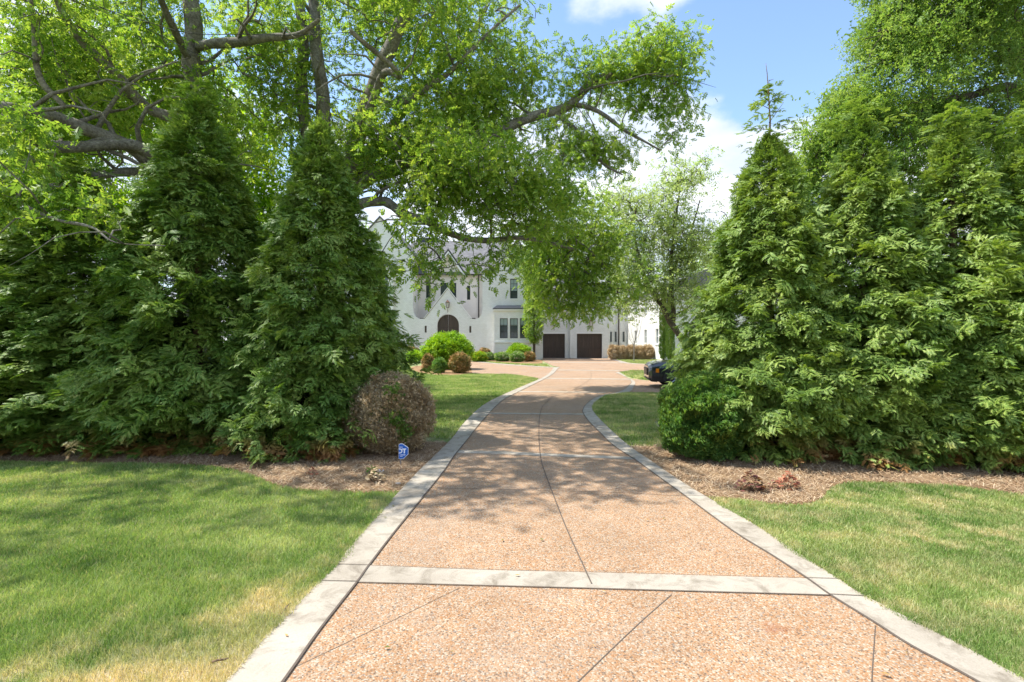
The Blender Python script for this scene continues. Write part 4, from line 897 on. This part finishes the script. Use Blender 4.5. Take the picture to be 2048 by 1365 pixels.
rosette(752, 966, .13, M['tan'], 95, "withered orange-tan clump in the left pine straw bed", 70, .026)
n = 260; pl = np.c_[rng.uniform(-2.6, 3.0, n), rng.uniform(2.4, 16, n), np.zeros(n)+.026]; ok = pip(pl, [p[:2] for p in KLo]+[p[:2] for p in KRo[::-1]]) & ((rng.random(n) < .35) | (np.abs(pl[:, 0]) > 1.2)); pl = pl[ok]; th = rng.uniform(0, 6.28, len(pl))
v, f = scatter([(0, 0, 0), (.5, -.2, .12), (1, 0, .05), (.5, .2, .10)], [(0, 1, 2, 3)], pl, frames(np.c_[np.cos(th), np.sin(th), np.zeros(len(th))], np.tile([[0., 0, 1]], (len(th), 1))), rng.uniform(.018, .05, len(pl)))
tag(mesh_obj("fallen_leaves", v, f, M['halfdead']), 'scattered fallen leaves on the driveway', 'leaves', kind='stuff')
# stone, litter, stick
def rock(px, py, s, label, mat, name="stone"):
    x, y = P(px, py)[:2]; r = np.random.default_rng(int(px)); v = []; f = []
    for i in range(5):
        for j in range(8):
            a = math.pi*i/4-math.pi/2; b = 2*math.pi*j/8; k = 1+.15*r.random(); v.append((x+s[0]*k*math.cos(a)*math.cos(b), y+s[1]*k*math.cos(a)*math.sin(b), s[2]*.7+s[2]*k*math.sin(a)))
    for i in range(4):
        for j in range(8): f.append((i*8+j, i*8+(j+1) % 8, (i+1)*8+(j+1) % 8, (i+1)*8+j))
    o = mesh_obj(name, v, f, mat, None, True, (x, y, 0)); return tag(o, label, "stone")
rock(796, 969, (.035, .022, .014), "small white stone in the left bed near the kerb", simple("white_stone", (.62, .58, .52), .8))
rock(1594, 952, (.02, .014, .010), "tiny white pebble under the right hedge", simple("white_pebble", (.66, .64, .60), .8))
x, y = P(760, 945)[:2]
lt = thing("litter", (x, y, 0), "crumpled white and blue wrapper lying on the pine straw", "litter")
vv = []; ff = []
for i in range(8):
    for j in range(4): vv.append((x-.06+.016*i, y-.02+.013*j, .018+.012*math.sin(i*1.9+j)+.010*math.cos(j*2.3+i*.7)))
for i in range(7):
    for j in range(3): ff.append((i*4+j, (i+1)*4+j, (i+1)*4+j+1, i*4+j+1))
wv = MB(); wv.add(vv[8:], [tuple(k-8 for k in q) for q in ff if min(q) >= 8]); wv.build("wrapper", simple("wrapper_white", (.75, .78, .85), .4), lt)
wv = MB(); wv.add([(a, b, c) for a, b, c in vv[:12]], [q for q in ff if max(q) < 12]); wv.build("wrapper_end", simple("wrapper_blue", (.02, .22, .50), .35), lt)
def stick(pts, r0, label):
    q = [P(*p) for p in pts]; q = [(a, b, .03+.006*math.sin(i*2)) for i, (a, b, _) in enumerate(q)]
    mb = MB(); mb.tube(q, [r0]*(len(q)-1)+[r0*.4], 6); o = mb.build("stick", M['barktan'], None, True, q[0]); tag(o, label, "stick")
stick([(424,1336),(436,1334),(448,1329),(458,1327)], .006, "short dry stick lying on the dry grass beside the near kerb")
stick([(563,1238),(573,1225),(581,1214)], .004, "thin twig at the kerb edge below the crossing band")

# ------------------------------------------------------------------ blue yard sign
sx, sy = P(801, 931)[:2]; k = sy/F
sign = thing("yard_sign", (sx, sy, 0), "blue octagonal security yard sign with white letters in front of the dead bush", "sign")
MB().box(sx-.009, sx+.009, sy+.004, sy+.012, -.05, CH-(888-682.5)*k).build("stake", simple("grey_metal_stake", (.35, .34, .33), .4, .8), sign)
def SP(px, py): return ((px-1024)*k, CH-(py-682.5)*k)
blue = simple("sign_blue", (.012, .12, .48), .35); wht = simple("sign_white", (.80, .82, .85), .4)
MB().prism([SP(*p) for p in [(797.6,918.2),(797.6,889.5),(800,887.6),(805.5,887.6),(816.9,895.4),(816.9,908.8),(807,918.2)]], sy-.006, sy+.002).build("border", wht, sign)
MB().prism([SP(*p) for p in [(798.2,917.4),(798.2,890.2),(800.3,888.5),(805.2,888.5),(816.0,896.0),(816.0,908.3),(806.6,917.4)]], sy-.009, sy-.0062).build("panel", blue, sign)
lt_ = MB()
def arcpts(cx, cy, rx, ry, a0, a1, n=9): return [(cx+rx*math.cos(R(a0+(a1-a0)*i/(n-1))), cy+ry*math.sin(R(a0+(a1-a0)*i/(n-1)))) for i in range(n)]
outer = [(798.3,897.2)]+arcpts(800.4,902.1,5.0,4.9,-90,90)+[(798.3,907.0)]
inner = [(798.3,905.0)]+arcpts(800.2,902.1,2.9,2.9,90,-90)+[(798.3,899.2)]
lt_.prism([SP(*p) for p in outer+inner], sy-.011, sy-.0092)
lt_.prism([SP(*p) for p in [(804.2,897.2),(813.0,897.2),(812.6,899.4),(810.6,899.4),(810.2,907),(807.6,907),(807.8,899.4),(805.2,899.4)]], sy-.0115, sy-.0095)
lt_.build("letters", wht, sign)
st_ = MB()
for a, b, h, ww_ in [(799, 894.4, .7, 1.1), (800.8, 894.4, .7, 1.1), (802.6, 894.4, .7, 1.1), (804.4, 894.4, .7, 1.1), (800.2, 910, .9, 1.2), (802.6, 910, .9, 1.2), (804.4, 910, .9, 1.2), (806.2, 910, .9, 1.2), (808, 910, .9, 1.2), (809.8, 910, .9, 1.2), (801, 912.8, .7, 1.0), (802.6, 912.8, .7, 1.0), (804.2, 912.8, .7, 1.0)]:
    st_.prism([SP(a, b+h), SP(a, b-h), SP(a+ww_, b-h), SP(a+ww_, b+h)], sy-.0110, sy-.0092)
st_.build("small_print", wht, sign)

# ------------------------------------------------------------------ house
def hx(px, D): return (px-1024)*D/F
def hz(py, D): return CH-(py-682.5)*D/F
D1, D2, DR = 46.0, 49.0, 48.4
house = thing("house", (hx(900, D1), D1, 0), "white painted-brick house with steep gables, arched wooden door and two garage doors", "house")
def poly(pts, D): return [(hx(a, D), hz(b, D)) for a, b in pts]
def rect(x0, y0, x1, y1): return [(x0, y1), (x1, y1), (x1, y0), (x0, y0)]
def window(parent, D, px0, py0, px1, py1, cols=2, rows=4, blind=0.4, blindm='blind', back=0.10, wht_trim=True):
    x0, x1, z1, z0 = hx(px0, D), hx(px1, D), hz(py0, D), hz(py1, D)
    y = D+back
    fr = MB(); t_ = .05
    fr.box(x0, x0+t_, y-.04, y+.04, z0, z1); fr.box(x1-t_, x1, y-.04, y+.04, z0, z1); fr.box(x0+t_, x1-t_, y-.04, y+.04, z0, z0+t_); fr.box(x0+t_, x1-t_, y-.04, y+.04, z1-t_, z1)
    w = fr.build("window", M['black'], parent)
    mu = MB()
    for c in range(1, cols): xx = x0+(x1-x0)*c/cols; mu.box(xx-.012, xx+.012, y-.02, y+.01, z0+t_, z1-t_)
    for r_ in range(1, rows): z = z0+(z1-z0)*r_/rows; mu.box(x0+t_, x1-t_, y-.018, y+.008, z-.012, z+.012)
    mu.build("glazing_bars", M['black'], w)
    zb = z1-(z1-z0)*blind
    MB().box(x0+t_, x1-t_, y+.012, y+.03, z0+t_, zb).build("pane", M['glass'], w)
    if blind > 0: MB().box(x0+t_, x1-t_, y+.0125, y+.032, zb+.002, z1-t_).build("blind", M[blindm], w)
    if wht_trim: MB().box(x0-.06, x1+.06, D-.05, D+.02, z0-.10, z0-.003).build("sill", M['trim'], w)
    return w
arch = [(874.5, 719)]+[(896.2+21.7*math.cos(t_), 650.7-21.7*math.sin(t_)) for t_ in np.linspace(math.pi, 0, 15)]+[(918, 719)]
facade = [(600,719.6),(600,512),(690,512),(760,436),(826,508),(826,618),(828,628),(832,634.5),(838,638),(849,638),(895,579),(941,638),(951,638.5),(958,636),(963,630),(965,619),(965,548),(985,548),(1035,482),(1085,548),(1085,719.6)]
WF = [(738,542,754.5,598),(760,542,775.8,598),(1020.3,558,1035,597.5),(761,634,776,690),(738,634,754,690)]
holes = [arch[::-1]]+[rect(*w) for w in WF]+[rect(849.3,652,853.3,665.5), rect(938.6,652.6,942.6,666)]
MB().prism(poly(facade, D1), D1, D1+.35, [poly(h, D1) for h in holes]).build("wall", M['brick'], house)
# side and back walls
xL, xR = hx(600, D1), hx(1085, D1)
for bx_ in [(xL, xL+.3, D1+.352, 60, 0, hz(512, D1)), (xR-.3, xR, D1+.352, D2+2, 0, hz(548, D1)), (xL, xR, 60.002, 60.3, 0, hz(548, D1)),
            (hx(826, D1)-.3, hx(826, D1), D1+.352, DR, 0, hz(508, D1)), (hx(965, D1), hx(965, D1)+.3, D1+.352, DR, 0, hz(548, D1))]:
    MB().box(*bx_).build("side_wall", M['brick'], house)

for w, bl, bm in zip(WF, (.55, .55, .6, .5, .5), ('blind2', 'blind2', 'blind', 'blind2', 'blind2')): window(house, D1, *w, blind=bl, blindm=bm)
for a in ((849.3, 652, 853.3, 665.5), (938.6, 652.6, 942.6, 666)):
    MB().box(hx(a[0], D1)+.002, hx(a[2], D1)-.002, D1+.08, D1+.12, hz(a[3], D1)+.002, hz(a[1], D1)-.002).build("slit_window", M['wood'], house)
# recess wall with the middle gable
rw = [(822,700),(822,549),(865,549),(897.7,503.5),(930,549),(972,549),(972,700)]
WR = [(852,566,860,596),(881,566,896,600),(899.5,566,912.5,600),(934,572,940.5,600)]
MB().prism(poly(rw, DR), DR, DR+.3, [poly(rect(*w), DR) for w in WR]).build("recess_wall", M['stucco'], house)
for w in WR: window(house, DR, *w, blind=0.0, cols=2, wht_trim=False)
# rakes (white boards with dark edges)
def rake(D, a, b, th=.34, y0=-.35):
    mb = MB(); (xa, za), (xb, zb) = (hx(a[0], D), hz(a[1], D)), (hx(b[0], D), hz(b[1], D))
    q = [(xa, za-th), (xb, zb-th), (xb, zb), (xa, za)]
    if xa > xb: q = q[::-1]
    mb.prism(q, D+y0, D-.01); return mb
def slope(mb, D, a, b, y0, y1, over=.12, th=.14):
    (xa, za), (xb, zb) = (hx(a[0], D), hz(a[1], D)), (hx(b[0], D), hz(b[1], D))
    q = [(xa, za), (xb, zb), (xb, zb+th), (xa, za+th)]
    if xa > xb: q = q[::-1]
    mb.prism(q, y0, y1)
for (a, b, c) in [((686,516),(760,435),(829,512)),((982,551),(1035,481),(1088,551))]:
    mb = MB(); slope(mb, D1, a, b, D1-.12, 60.5); slope(mb, D1, (b[0]+.05, b[1]), c, D1-.12, 60.5); rf = mb.build("roof", M['roof'], house)
mb = MB(); slope(mb, DR, (862,551.5), (897.7,501.5), DR-.5, 56); slope(mb, DR, (897.75,501.5), (933,551.5), DR-.5, 56); mb.build("roof", M['roof'], house)
rake(DR, (863.5,552), (897.7,504.0), .28, -.53).build("rake_board", M['trim'], house); rake(DR, (897.8,504.0), (931.5,552), .28, -.53).build("rake_board", M['trim'], house)
# porch coping
for a, b in [((847.6,638.2),(895,577.3)),((895.1,577.3),(942.4,638.2))]:
    mb = MB(); slope(mb, D1, a, b, D1-.06, D1+.40, th=.09); mb.build("coping", M['trim'], house)
# main roof
zE, zR_ = hz(549, DR), hz(485, 54.5)
xA, xB = hx(800, DR), hx(1012, DR)
mr_ = MB(); mr_.add([(xA, DR-.35, zE-.12), (xB, DR-.35, zE-.12), (xB, 54.5, zR_), (xA, 54.5, zR_), (xA, DR-.35, zE), (xB, DR-.35, zE), (xB, 54.5, zR_+.15), (xA, 54.5, zR_+.15)], [(0,1,2,3),(7,6,5,4),(0,4,5,1),(1,5,6,2),(2,6,7,3),(3,7,4,0)])
mr_.add([(xA, 54.502, zR_), (xB, 54.502, zR_), (xB, 60, zE), (xA, 60, zE), (xA, 54.502, zR_+.15), (xB, 54.502, zR_+.15), (xB, 60, zE+.15), (xA, 60, zE+.15)], [(0,1,2,3),(7,6,5,4),(0,4,5,1),(1,5,6,2),(2,6,7,3),(3,7,4,0)])
mr_.build("roof", M['roof'], house)
MB().box(hx(834, 54.5), hx(878, 54.5), 54.2, 55.0, zR_-.1, zR_+.42).build("ridge_cap", M['metalroof'], house)
MB().box(hx(826,D1)+.02, hx(864,DR), DR-.50, DR-.36, zE-.16, zE-.02).build("gutter", M['pipe'], house); MB().box(hx(932,DR), hx(965,D1)-.02, DR-.50, DR-.36, zE-.16, zE-.02).build("gutter", M['pipe'], house)
for px in (834, 957.5): MB().tube([(hx(px, DR), DR-.12, hz(549, DR)), (hx(px, DR), DR-.12, 2.0)], .055, 8).build("downspout", M['pipe'], house)
# dark slabs standing in for the low openings at the parapet
for a, b in ((840, 849.5), (939.5, 951)): MB().box(hx(a, DR-.5), hx(b, DR-.5), DR-.6, DR-.4, hz(640, DR-.5), hz(636.6, DR-.5)).build("opening_slab", M['wood'], house)
# arched double door
dr_ = MB(); half = lambda s: [(896.2+s*.35, 718.6)]+[(896.2+s*(.35+20.9*math.sin(t_)), 650.7-21.0*math.cos(t_)) for t_ in np.linspace(0, math.pi/2, 9)]+[(896.2+s*21.25, 718.6)]
for s in (-1, 1):
    o_ = poly(half(s), D1); dl = MB().prism(o_ if s < 0 else o_[::-1], D1+.18, D1+.24).build("door_leaf", M['wood'], house)
    mb = MB()
    for (a, b, c, d_) in [(3, 655, 18, 668), (3, 671, 18, 690), (3, 693, 18, 715)]:
        xa, xb = sorted((hx(896.2+s*a, D1), hx(896.2+s*c, D1))); za, zb = hz(d_, D1), hz(b, D1)
        mb.box(xa, xb, D1+.165, D1+.178, za, za+.06); mb.box(xa, xb, D1+.165, D1+.178, zb-.06, zb); mb.box(xa, xa+.06, D1+.163, D1+.179, za+.06, zb-.06); mb.box(xb-.06, xb, D1+.163, D1+.179, za+.06, zb-.06)
    mb.build("panel_moulding", M['pipe'], dl)
    MB().tube([(hx(896.2+s*2, D1), D1+.12, hz(690, D1)), (hx(896.2+s*2, D1), D1+.12, hz(682, D1))], .02, 6).build("handle", M['bronze'], dl)
# lanterns
def lantern(x, y, z, s=1.0):
    b = MB(); w = .13*s
    for sx_ in (-1, 1):
        for sy_ in (-1, 1): b.tube([(x+sx_*w*.75, y+sy_*w*.75, z), (x+sx_*w*1.15, y+sy_*w*1.15, z+.42*s)], .014*s, 4)
    b.box(x-w*1.2, x+w*1.2, y-w*1.2, y+w*1.2, z+.42*s, z+.45*s); b.box(x-w*.8, x+w*.8, y-w*.8, y+w*.8, z-.03*s, z)
    b.add([(x-w*1.2, y-w*1.2, z+.45*s), (x+w*1.2, y-w*1.2, z+.45*s), (x+w*1.2, y+w*1.2, z+.45*s), (x-w*1.2, y+w*1.2, z+.45*s), (x, y, z+.68*s)], [(0,1,4),(1,2,4),(2,3,4),(3,0,4)])
    b.tube([(x, y, z-.03*s), (x, y+.02, z-.42*s)], .014*s, 5); b.tube([(x, y+.01, z-.42*s), (x, y+w*1.9, z-.20*s)], .012*s, 5)
    l = b.build("lantern", M['bronze'], house)
    MB().box(x-w*.6, x+w*.6, y-w*.6, y+w*.6, z+.004, z+.40*s).build("lantern_glass", simple("lantern_pane", (.55, .52, .45), .1), l)
lantern(hx(896, D1), D1-.24, hz(616, D1), 1.1); lantern(hx(1108, D2), D2-.24, hz(652, D2), 1.1); lantern(hx(1181, D2), D2-.44, hz(653, D2), 1.1)
# oriel (upper left) with panelled base and roof
def P3(mb, x0, x1, y0, y1, z0, z1): mb.box(x0, x1, y0, y1, z0, z1)
ob = MB(); Do = D1-.35
xa, xb = hx(733, Do), hx(786, Do); za, zb = hz(620, Do), hz(533, Do)
ob.prism([(xa, za), (xb, za), (xb, zb), (xa, zb)], Do, D1-.003, [poly(rect(738,542,754.5,598), Do), poly(rect(760,542,775.8,598), Do)])
orl = ob.build("oriel", M['trim'], house)
window(house, Do, 738, 542, 754.5, 598, blind=0.5, blindm='blind2', wht_trim=False); window(house, Do, 760, 542, 775.8, 598, blind=0.5, blindm='blind2', wht_trim=False)
mb = MB()
for zt in (602, 607, 612): mb.box(xa+.1, xb-.1, Do-.018, Do-.003, hz(zt, Do)-.02, hz(zt, Do)+.02)
mb.build("panel_lines", M['stucco'], orl)
MB().add([(xa-.15, Do-.15, zb), (xb+.15, Do-.15, zb), (xb+.15, D1-.003, zb), (xa-.15, D1-.003, zb), (xa, D1-.003, zb+.32), (xb, D1-.003, zb+.32), (xa-.15, Do-.15, zb+.08), (xb+.15, Do-.15, zb+.08)], [(0,3,2,1),(0,1,7,6),(6,7,5,4),(0,6,4,3),(1,2,5,7),(3,4,5,2)]).build("oriel_roof", M['metalroof'], orl)
# ground-floor bay
Db = D1-.8; xa, xb = hx(989, Db), hx(1068, Db); zb = hz(622, Db)
WB = [(999.6,637,1015.4,677),(1020,637,1035.6,677),(1040,637,1055,677)]
bb = MB(); bb.prism([(xa, 0), (xb, 0), (xb, zb), (xa, zb)], Db, D1-.003, [poly(rect(*w), Db) for w in WB]); bay = bb.build("bay", M['brick'], house)
mb = MB(); mb.box(xa-.06, xb+.06, Db-.08, Db-.003, hz(686, Db), hz(683.5, Db)); mb.box(xa-.12, xb+.12, Db-.14, D1-.004, zb+.002, zb+.14)
for w in WB:
    for q in (w[0]-1.6, w[2]+.2): mb.box(hx(q, Db), hx(q+1.4, Db), Db-.03, Db-.003, hz(678.5, Db), hz(635, Db))
mb.build("bay_trim", M['trim'], bay)
for w in WB: window(house, Db, *w, blind=.36, rows=3, wht_trim=False)
z = zb+.145
MB().add([(xa-.15, Db-.18, z), (xb+.15, Db-.18, z), (xb+.15, D1-.003, z), (xa-.15, D1-.003, z), (xa+.2, D1-.003, z+.40), (xb-.2, D1-.003, z+.40), (xa-.15, Db-.18, z+.07), (xb+.15, Db-.18, z+.07)], [(0,3,2,1),(0,1,7,6),(6,7,5,4),(0,6,4,3),(1,2,5,7),(3,4,5,2)]).build("bay_roof", M['metalroof'], bay)
# garages
gw = MB()
gw.prism(poly([(1080,717.3),(1080,622),(1141,622),(1141,717.3)], D2), D2, D2+.4, [poly(rect(1085.8,668,1130,716.9), D2)])
Dg = D2-.2
gw.prism(poly([(1141.2,717.4),(1141.2,596),(1180,548),(1218.5,596),(1218.5,717.4)], Dg), Dg, Dg+.5, [poly(rect(1153.8,668,1204.3,717.0), Dg)])
gw.box(hx(1218.5, Dg)-.3, hx(1218.5, Dg), Dg+.502, 60, 0, hz(596, Dg))
gw.build("garage_wall", M['brick'], house)
zE2, zR2 = hz(622, D2), hz(560, 55)
xA, xB = hx(1076, D2), hx(1150, D2)
MB().add([(xA, D2-.3, zE2), (xB, D2-.3, zE2), (xB, 55, zR2), (xA, 55, zR2), (xA, D2-.3, zE2+.16), (xB, D2-.3, zE2+.16), (xB, 55, zR2+.16), (xA, 55, zR2+.16)], [(0,1,2,3),(7,6,5,4),(0,4,5,1),(1,5,6,2),(2,6,7,3),(3,7,4,0)]).build("roof", M['roof'], house)
MB().box(xA+.4, xB-.5, D2-.42, D2-.302, zE2+.02, zE2+.15).build("gutter", M['pipe'], house)
mb = MB(); slope(mb, Dg, (1138,600), (1180,547), Dg-.12, 60); slope(mb, Dg, (1180.05,547), (1222,600), Dg-.12, 60); mb.build("roof", M['roof'], house)
MB().tube([(hx(1140, D2), D2-.30, hz(623, D2)), (hx(1140, D2), D2-.30, .05)], .05, 8).build("downspout", M['trim'], house)
def garage_door(D, px0, px1, py0, py1, back):
    x0, x1, z0, z1 = hx(px0, D)+.003, hx(px1, D)-.003, hz(py1, D)+.003, hz(py0, D)-.003; y = D+back
    d_ = MB().box(x0, x1, y, y+.06, z0, z1).build("garage_door", M['wood'], house)
    b = MB(); w = .10; zm = z0+(z1-z0)*.42; xm = (x0+x1)/2
    for (a0, a1, c0, c1) in [(x0, x0+w, z0, z1), (x1-w, x1, z0, z1), (x0+w, x1-w, z1-w, z1), (x0+w, x1-w, z0, z0+w), (x0+w, x1-w, zm-w/2, zm+w/2)]: b.box(a0, a1, y-.03, y-.002, c0, c1)
    b.box(xm-w/2, xm+w/2, y-.027, y-.003, zm+w/2, z1-w)
    n = 18
    for i in range(1, n): xx = x0+w+(x1-x0-2*w)*i/n; b.box(xx-.012, xx+.012, y-.015, y-.003, z0+w, zm-w/2)
    for sd in (-1, 1):                        # chevron boards
        for i in range(7):
            u0 = i/7; za_ = zm+w/2+(z1-w-zm-w/2)*u0; xe = x0+w if sd < 0 else x1-w
            L = min((z1-w-za_), abs(xm-xe)-w/2)
            if L > .1:
                if sd < 0: q = [(xe, za_), (xe+L, za_+L), (xe+L-.03, za_+L), (xe, za_+.03)]
                else: q = [(xe, za_), (xe, za_+.03), (xe-L+.03, za_+L), (xe-L, za_+L)]
                b.prism(q, y-.012, y-.003)
    b.build("door_battens", M['pipe'], d_)
garage_door(D2, 1085.8, 1130, 668, 716.9, .30); garage_door(Dg, 1153.8, 1204.3, 668, 717.0, .25)
mb = MB(); mb.box(hx(1084, D2), hx(1133, D2), D2-.03, D2-.003, hz(668, D2)+.01, hz(666, D2)+.06); mb.box(hx(1151.5, Dg), hx(1207, Dg), Dg-.03, Dg-.003, hz(668, Dg)+.01, hz(666, Dg)+.06)
mb.build("lintel", M['trim'], house)

# wing / neighbouring building on the right
wing = thing("outbuilding", (12.9, 50, 0), "white brick wing with a row of narrow windows behind the dead hedge", "building")
H_ = 6.3
def yz_wall(x0, x1, y0, y1, z1, wins):
    """wall in the y-z plane with openings; built as an x-thick prism"""
    loops = [[(y0, 0), (y1, 0), (y1, z1), (y0, z1)]]+[[(a, c), (b, c), (b, d_), (a, d_)] for a, b, c, d_ in wins]
    mb = MB(); mb.prism(loops[0], 0, 1, loops[1:]); mb.v = [(x0 if q == 0 else x1, p, z) for p, q, z in mb.v]; return mb
wins = [(y_-.42, y_+.42, 1.45, 2.80) for y_ in (44.5, 48.3, 52.2)]+[(y_-.42, y_+.42, 4.4, 5.8) for y_ in (44.5, 48.3, 52.2)]
yz_wall(12.9, 13.2, 42.9, 55.8, H_, wins).build("wall", M['brick'], wing)
MB().box(10.2, 13.2, 55.802, 56.1, 0, H_).build("end_wall", M['brick'], wing)
MB().box(13.202, 26, 42.9, 43.2, 0, H_).build("front_wall", M['brick'], wing)
for a, b, c, d_ in wins:
    w = MB().box(12.98, 13.02, a, a+.05, c, d_).box(12.98, 13.02, b-.05, b, c, d_).box(12.98, 13.02, a+.05, b-.05, d_-.05, d_).box(12.98, 13.02, a+.05, b-.05, c, c+.05).box(12.985, 13.015, a+.05, b-.05, (c+d_)/2-.02, (c+d_)/2+.02).build("window", M['trim'], wing)
    MB().box(13.022, 13.04, a+.002, b-.002, c+.002, d_-.002).build("pane", M['blind2'], w)
    MB().box(12.84, 12.897, a-.06, b+.06, c-.12, c-.003).build("sill", M['trim'], w)
for px0, px1 in ((1220.5, 1223.5), (1229.5, 1233), (1245.5, 1249)):
    D = 55.8
    w = MB().box(hx(px0, D), hx(px1, D), D-.05, D-.002, hz(684, D), hz(664, D)).build("window", M['black'], wing)
    MB().box(hx(px0, D)+.04, hx(px1, D)-.04, D-.062, D-.052, hz(684, D)+.05, hz(664, D)-.05).build("pane", M['glass'], w)
MB().tube([(hx(1237.5, 55.6), 55.6, 0), (hx(1237.5, 55.6), 55.6, 7)], .08, 8).build("downspout", M['pipe'], wing)
MB().prism([(12.6, H_+.002), (26.3, H_+.002), (19.5, H_+2.6)], 42.7, 62).build("roof", M['roof'], wing)

# ------------------------------------------------------------------ parked car
def car():
    X0, Y0 = 5.02, 18.7; ca, sa = math.cos(R(-8)), math.sin(R(-8))
    root = thing("parked_car", (X0, Y0, 0), "dark grey car parked on the side drive, its nose showing past the hedge", "car")
    paint = simple("dark_grey_paint", (.022, .026, .034), .25, .3, coat=1.0); blk = simple("black_plastic", (.012, .012, .013), .5)
    def T(p): return (X0+p[0]*ca-p[1]*sa, Y0+p[0]*sa+p[1]*ca, p[2])
    def bt(mb, name, mat, par, sm=False): mb.v = [T(p) for p in mb.v]; return mb.build(name, mat, par, sm)
    # sections along length: x, half width, bottom z, sill/belt z, top z, top half width
    S = [(0.00,.66,.36,.66,.80,.54),(.10,.82,.28,.74,.90,.64),(.35,.90,.24,.80,.96,.70),(.9,.94,.24,.86,.99,.74),(1.45,.95,.24,.92,1.06,.72),(1.9,.95,.24,.96,1.30,.66),(2.4,.95,.24,.98,1.56,.60),(3.2,.95,.24,1.0,1.62,.60),(4.0,.94,.26,1.02,1.56,.60),(4.5,.92,.30,1.02,1.30,.62),(4.75,.84,.40,.95,1.05,.60)]
    ring = lambda x, w, b, m_, t_, tw: [(x, -w*.93, b), (x, -w, b+(m_-b)*.35), (x, -w, m_-.08), (x, -w*.97, m_), (x, -tw-(w-tw)*.25, m_+(t_-m_)*.55), (x, -tw, t_-.03), (x, -tw*.6, t_), (x, 0, t_+.015), (x, tw*.6, t_), (x, tw, t_-.03), (x, tw+(w-tw)*.25, m_+(t_-m_)*.55), (x, w*.97, m_), (x, w, m_-.08), (x, w, b+(m_-b)*.35), (x, w*.93, b)]
    mb = MB(); n = 15
    for s in S: mb.v += ring(*s)
    for i in range(len(S)-1):
        for j in range(n): mb.f.append((i*n+j, i*n+(j+1) % n, (i+1)*n+(j+1) % n, (i+1)*n+j))
    mb.f.append(tuple(range(n))[::-1]); mb.f.append(tuple((len(S)-1)*n+j for j in range(n)))
    body = bt(mb, "body", paint, root, False)
    md = body.modifiers.new("bevel", 'BEVEL'); md.width = .02; md.segments = 2; md.limit_method = 'ANGLE'
    for xx in (.92, 3.75):
        for sd in (-1, 1):
            tb = MB(); yy = sd*.86; nn = 24
            prof = [(.20, -.10), (.34, -.11), (.35, -.06), (.35, .06), (.34, .11), (.20, .10)]
            for i in range(nn):
                a = 2*math.pi*i/nn
                for (rr2, w2) in prof: tb.v.append((xx+rr2*math.cos(a), yy+w2, .35+rr2*math.sin(a)))
            for i in range(nn):
                for j in range(6): tb.f.append((i*6+j, i*6+(j+1) % 6, ((i+1) % nn)*6+(j+1) % 6, ((i+1) % nn)*6+j))
            wl = bt(tb, "wheel", blk, root, True)
            rm = MB(); ys = yy+sd*.085
            for i in range(5):
                a = 2*math.pi*i/5; rm.tube([(xx, ys, .35), (xx+.21*math.cos(a), ys, .35+.21*math.sin(a))], [.035, .022], 5)
            rm.tube([(xx, ys-sd*.02, .35), (xx, ys+sd*.02, .35)], .06, 10); rm.tube([(xx+.215*math.cos(a), ys, .35+.215*math.sin(a)) for a in np.linspace(0, 2*math.pi, 25)], .015, 5, False)
            bt(rm, "rim", simple("alloy_rim", (.35, .35, .37), .3, .9), wl)
            am = MB(); am.tube([(xx+.42*math.cos(a), sd*.945, .35+.42*math.sin(a)) for a in np.linspace(-.15, math.pi+.15, 17)], .035, 6); bt(am, "wheel_arch", blk, root)
            dk = MB(); dk.tube([(xx, sd*.90, .35), (xx, sd*.953, .35)], .40, 20); bt(dk, "wheel_well", blk, root)
            if True:
                pass
    g = MB(); g.box(-.025, .04, -.46, .46, .46, .72); bt(g, "grille", blk, root)
    g = MB()
    for k in range(5): g.box(-.045, -.032, -.42, .42, .50+.042*k, .515+.042*k)
    bt(g, "grille_bars", simple("dark_chrome", (.12, .12, .13), .25, .9), root)
    for sd in (-1, 1):
        h = MB(); y0, y1 = sorted((sd*.50, sd*.80)); h.box(.01, .13, y0, y1, .66, .74); bt(h, "headlight", simple("headlight_lens", (.30, .32, .35), .1), root)
        m_ = MB(); y0, y1 = sorted((sd*.885, sd*.935)); m_.box(.22, .33, y0, y1, .58, .72); bt(m_, "side_marker", simple("amber_lens", (.70, .22, .01), .25), root)
        wn_ = MB(); y0, y1 = sorted((sd*.80, sd*.86)); wn_.prism([(2.0, 1.03), (3.9, 1.06), (3.7, 1.42), (2.5, 1.44)], y0, y1); bt(wn_, "side_window", M['glass'], root)
        mi = MB(); y0, y1 = sorted((sd*.97, sd*1.12)); mi.box(1.9, 2.05, y0, y1, 1.02, 1.15); bt(mi, "mirror", paint, root)
    ws = MB().add([(1.50,-.62,1.095),(1.50,.62,1.095),(2.32,.54,1.555),(2.32,-.54,1.555)], [(0,1,2,3)]); bt(ws, "windscreen", M['glass'], root)
    bp = MB().prism([(-.03,.34),(.10,.24),(.30,.22),(.30,.34)], -.70, .70); bt(bp, "bumper", blk, root)
car()

# ------------------------------------------------------------------ overhead wires
def wire(pts, label):
    q = [W(*p) for p in pts]; q = [tuple(a) for a in catmull(q, 6)]
    mb = MB(); mb.tube(q, .007, 5); tag(mb.build("overhead_wire", simple("wire_black", (.015, .015, .015), .6), None, False, q[0]), label, "wire", "overhead wires")
wire([(-500,-160,9.0),(-150,-80,9.3),(207,17.5,9.6),(288,42,9.7),(380,67,9.8),(500,69,10.2),(615,70,10.6),(760,60,12)], "upper overhead wire crossing in front of the pale upright trunk")
wire([(-500,-300,9.0),(-100,-120,9.2),(225,25,9.5),(345,84,9.7),(440,130,9.9),(600,180,10.6),(700,205,12)], "lower overhead wire sloping down through the leaves")
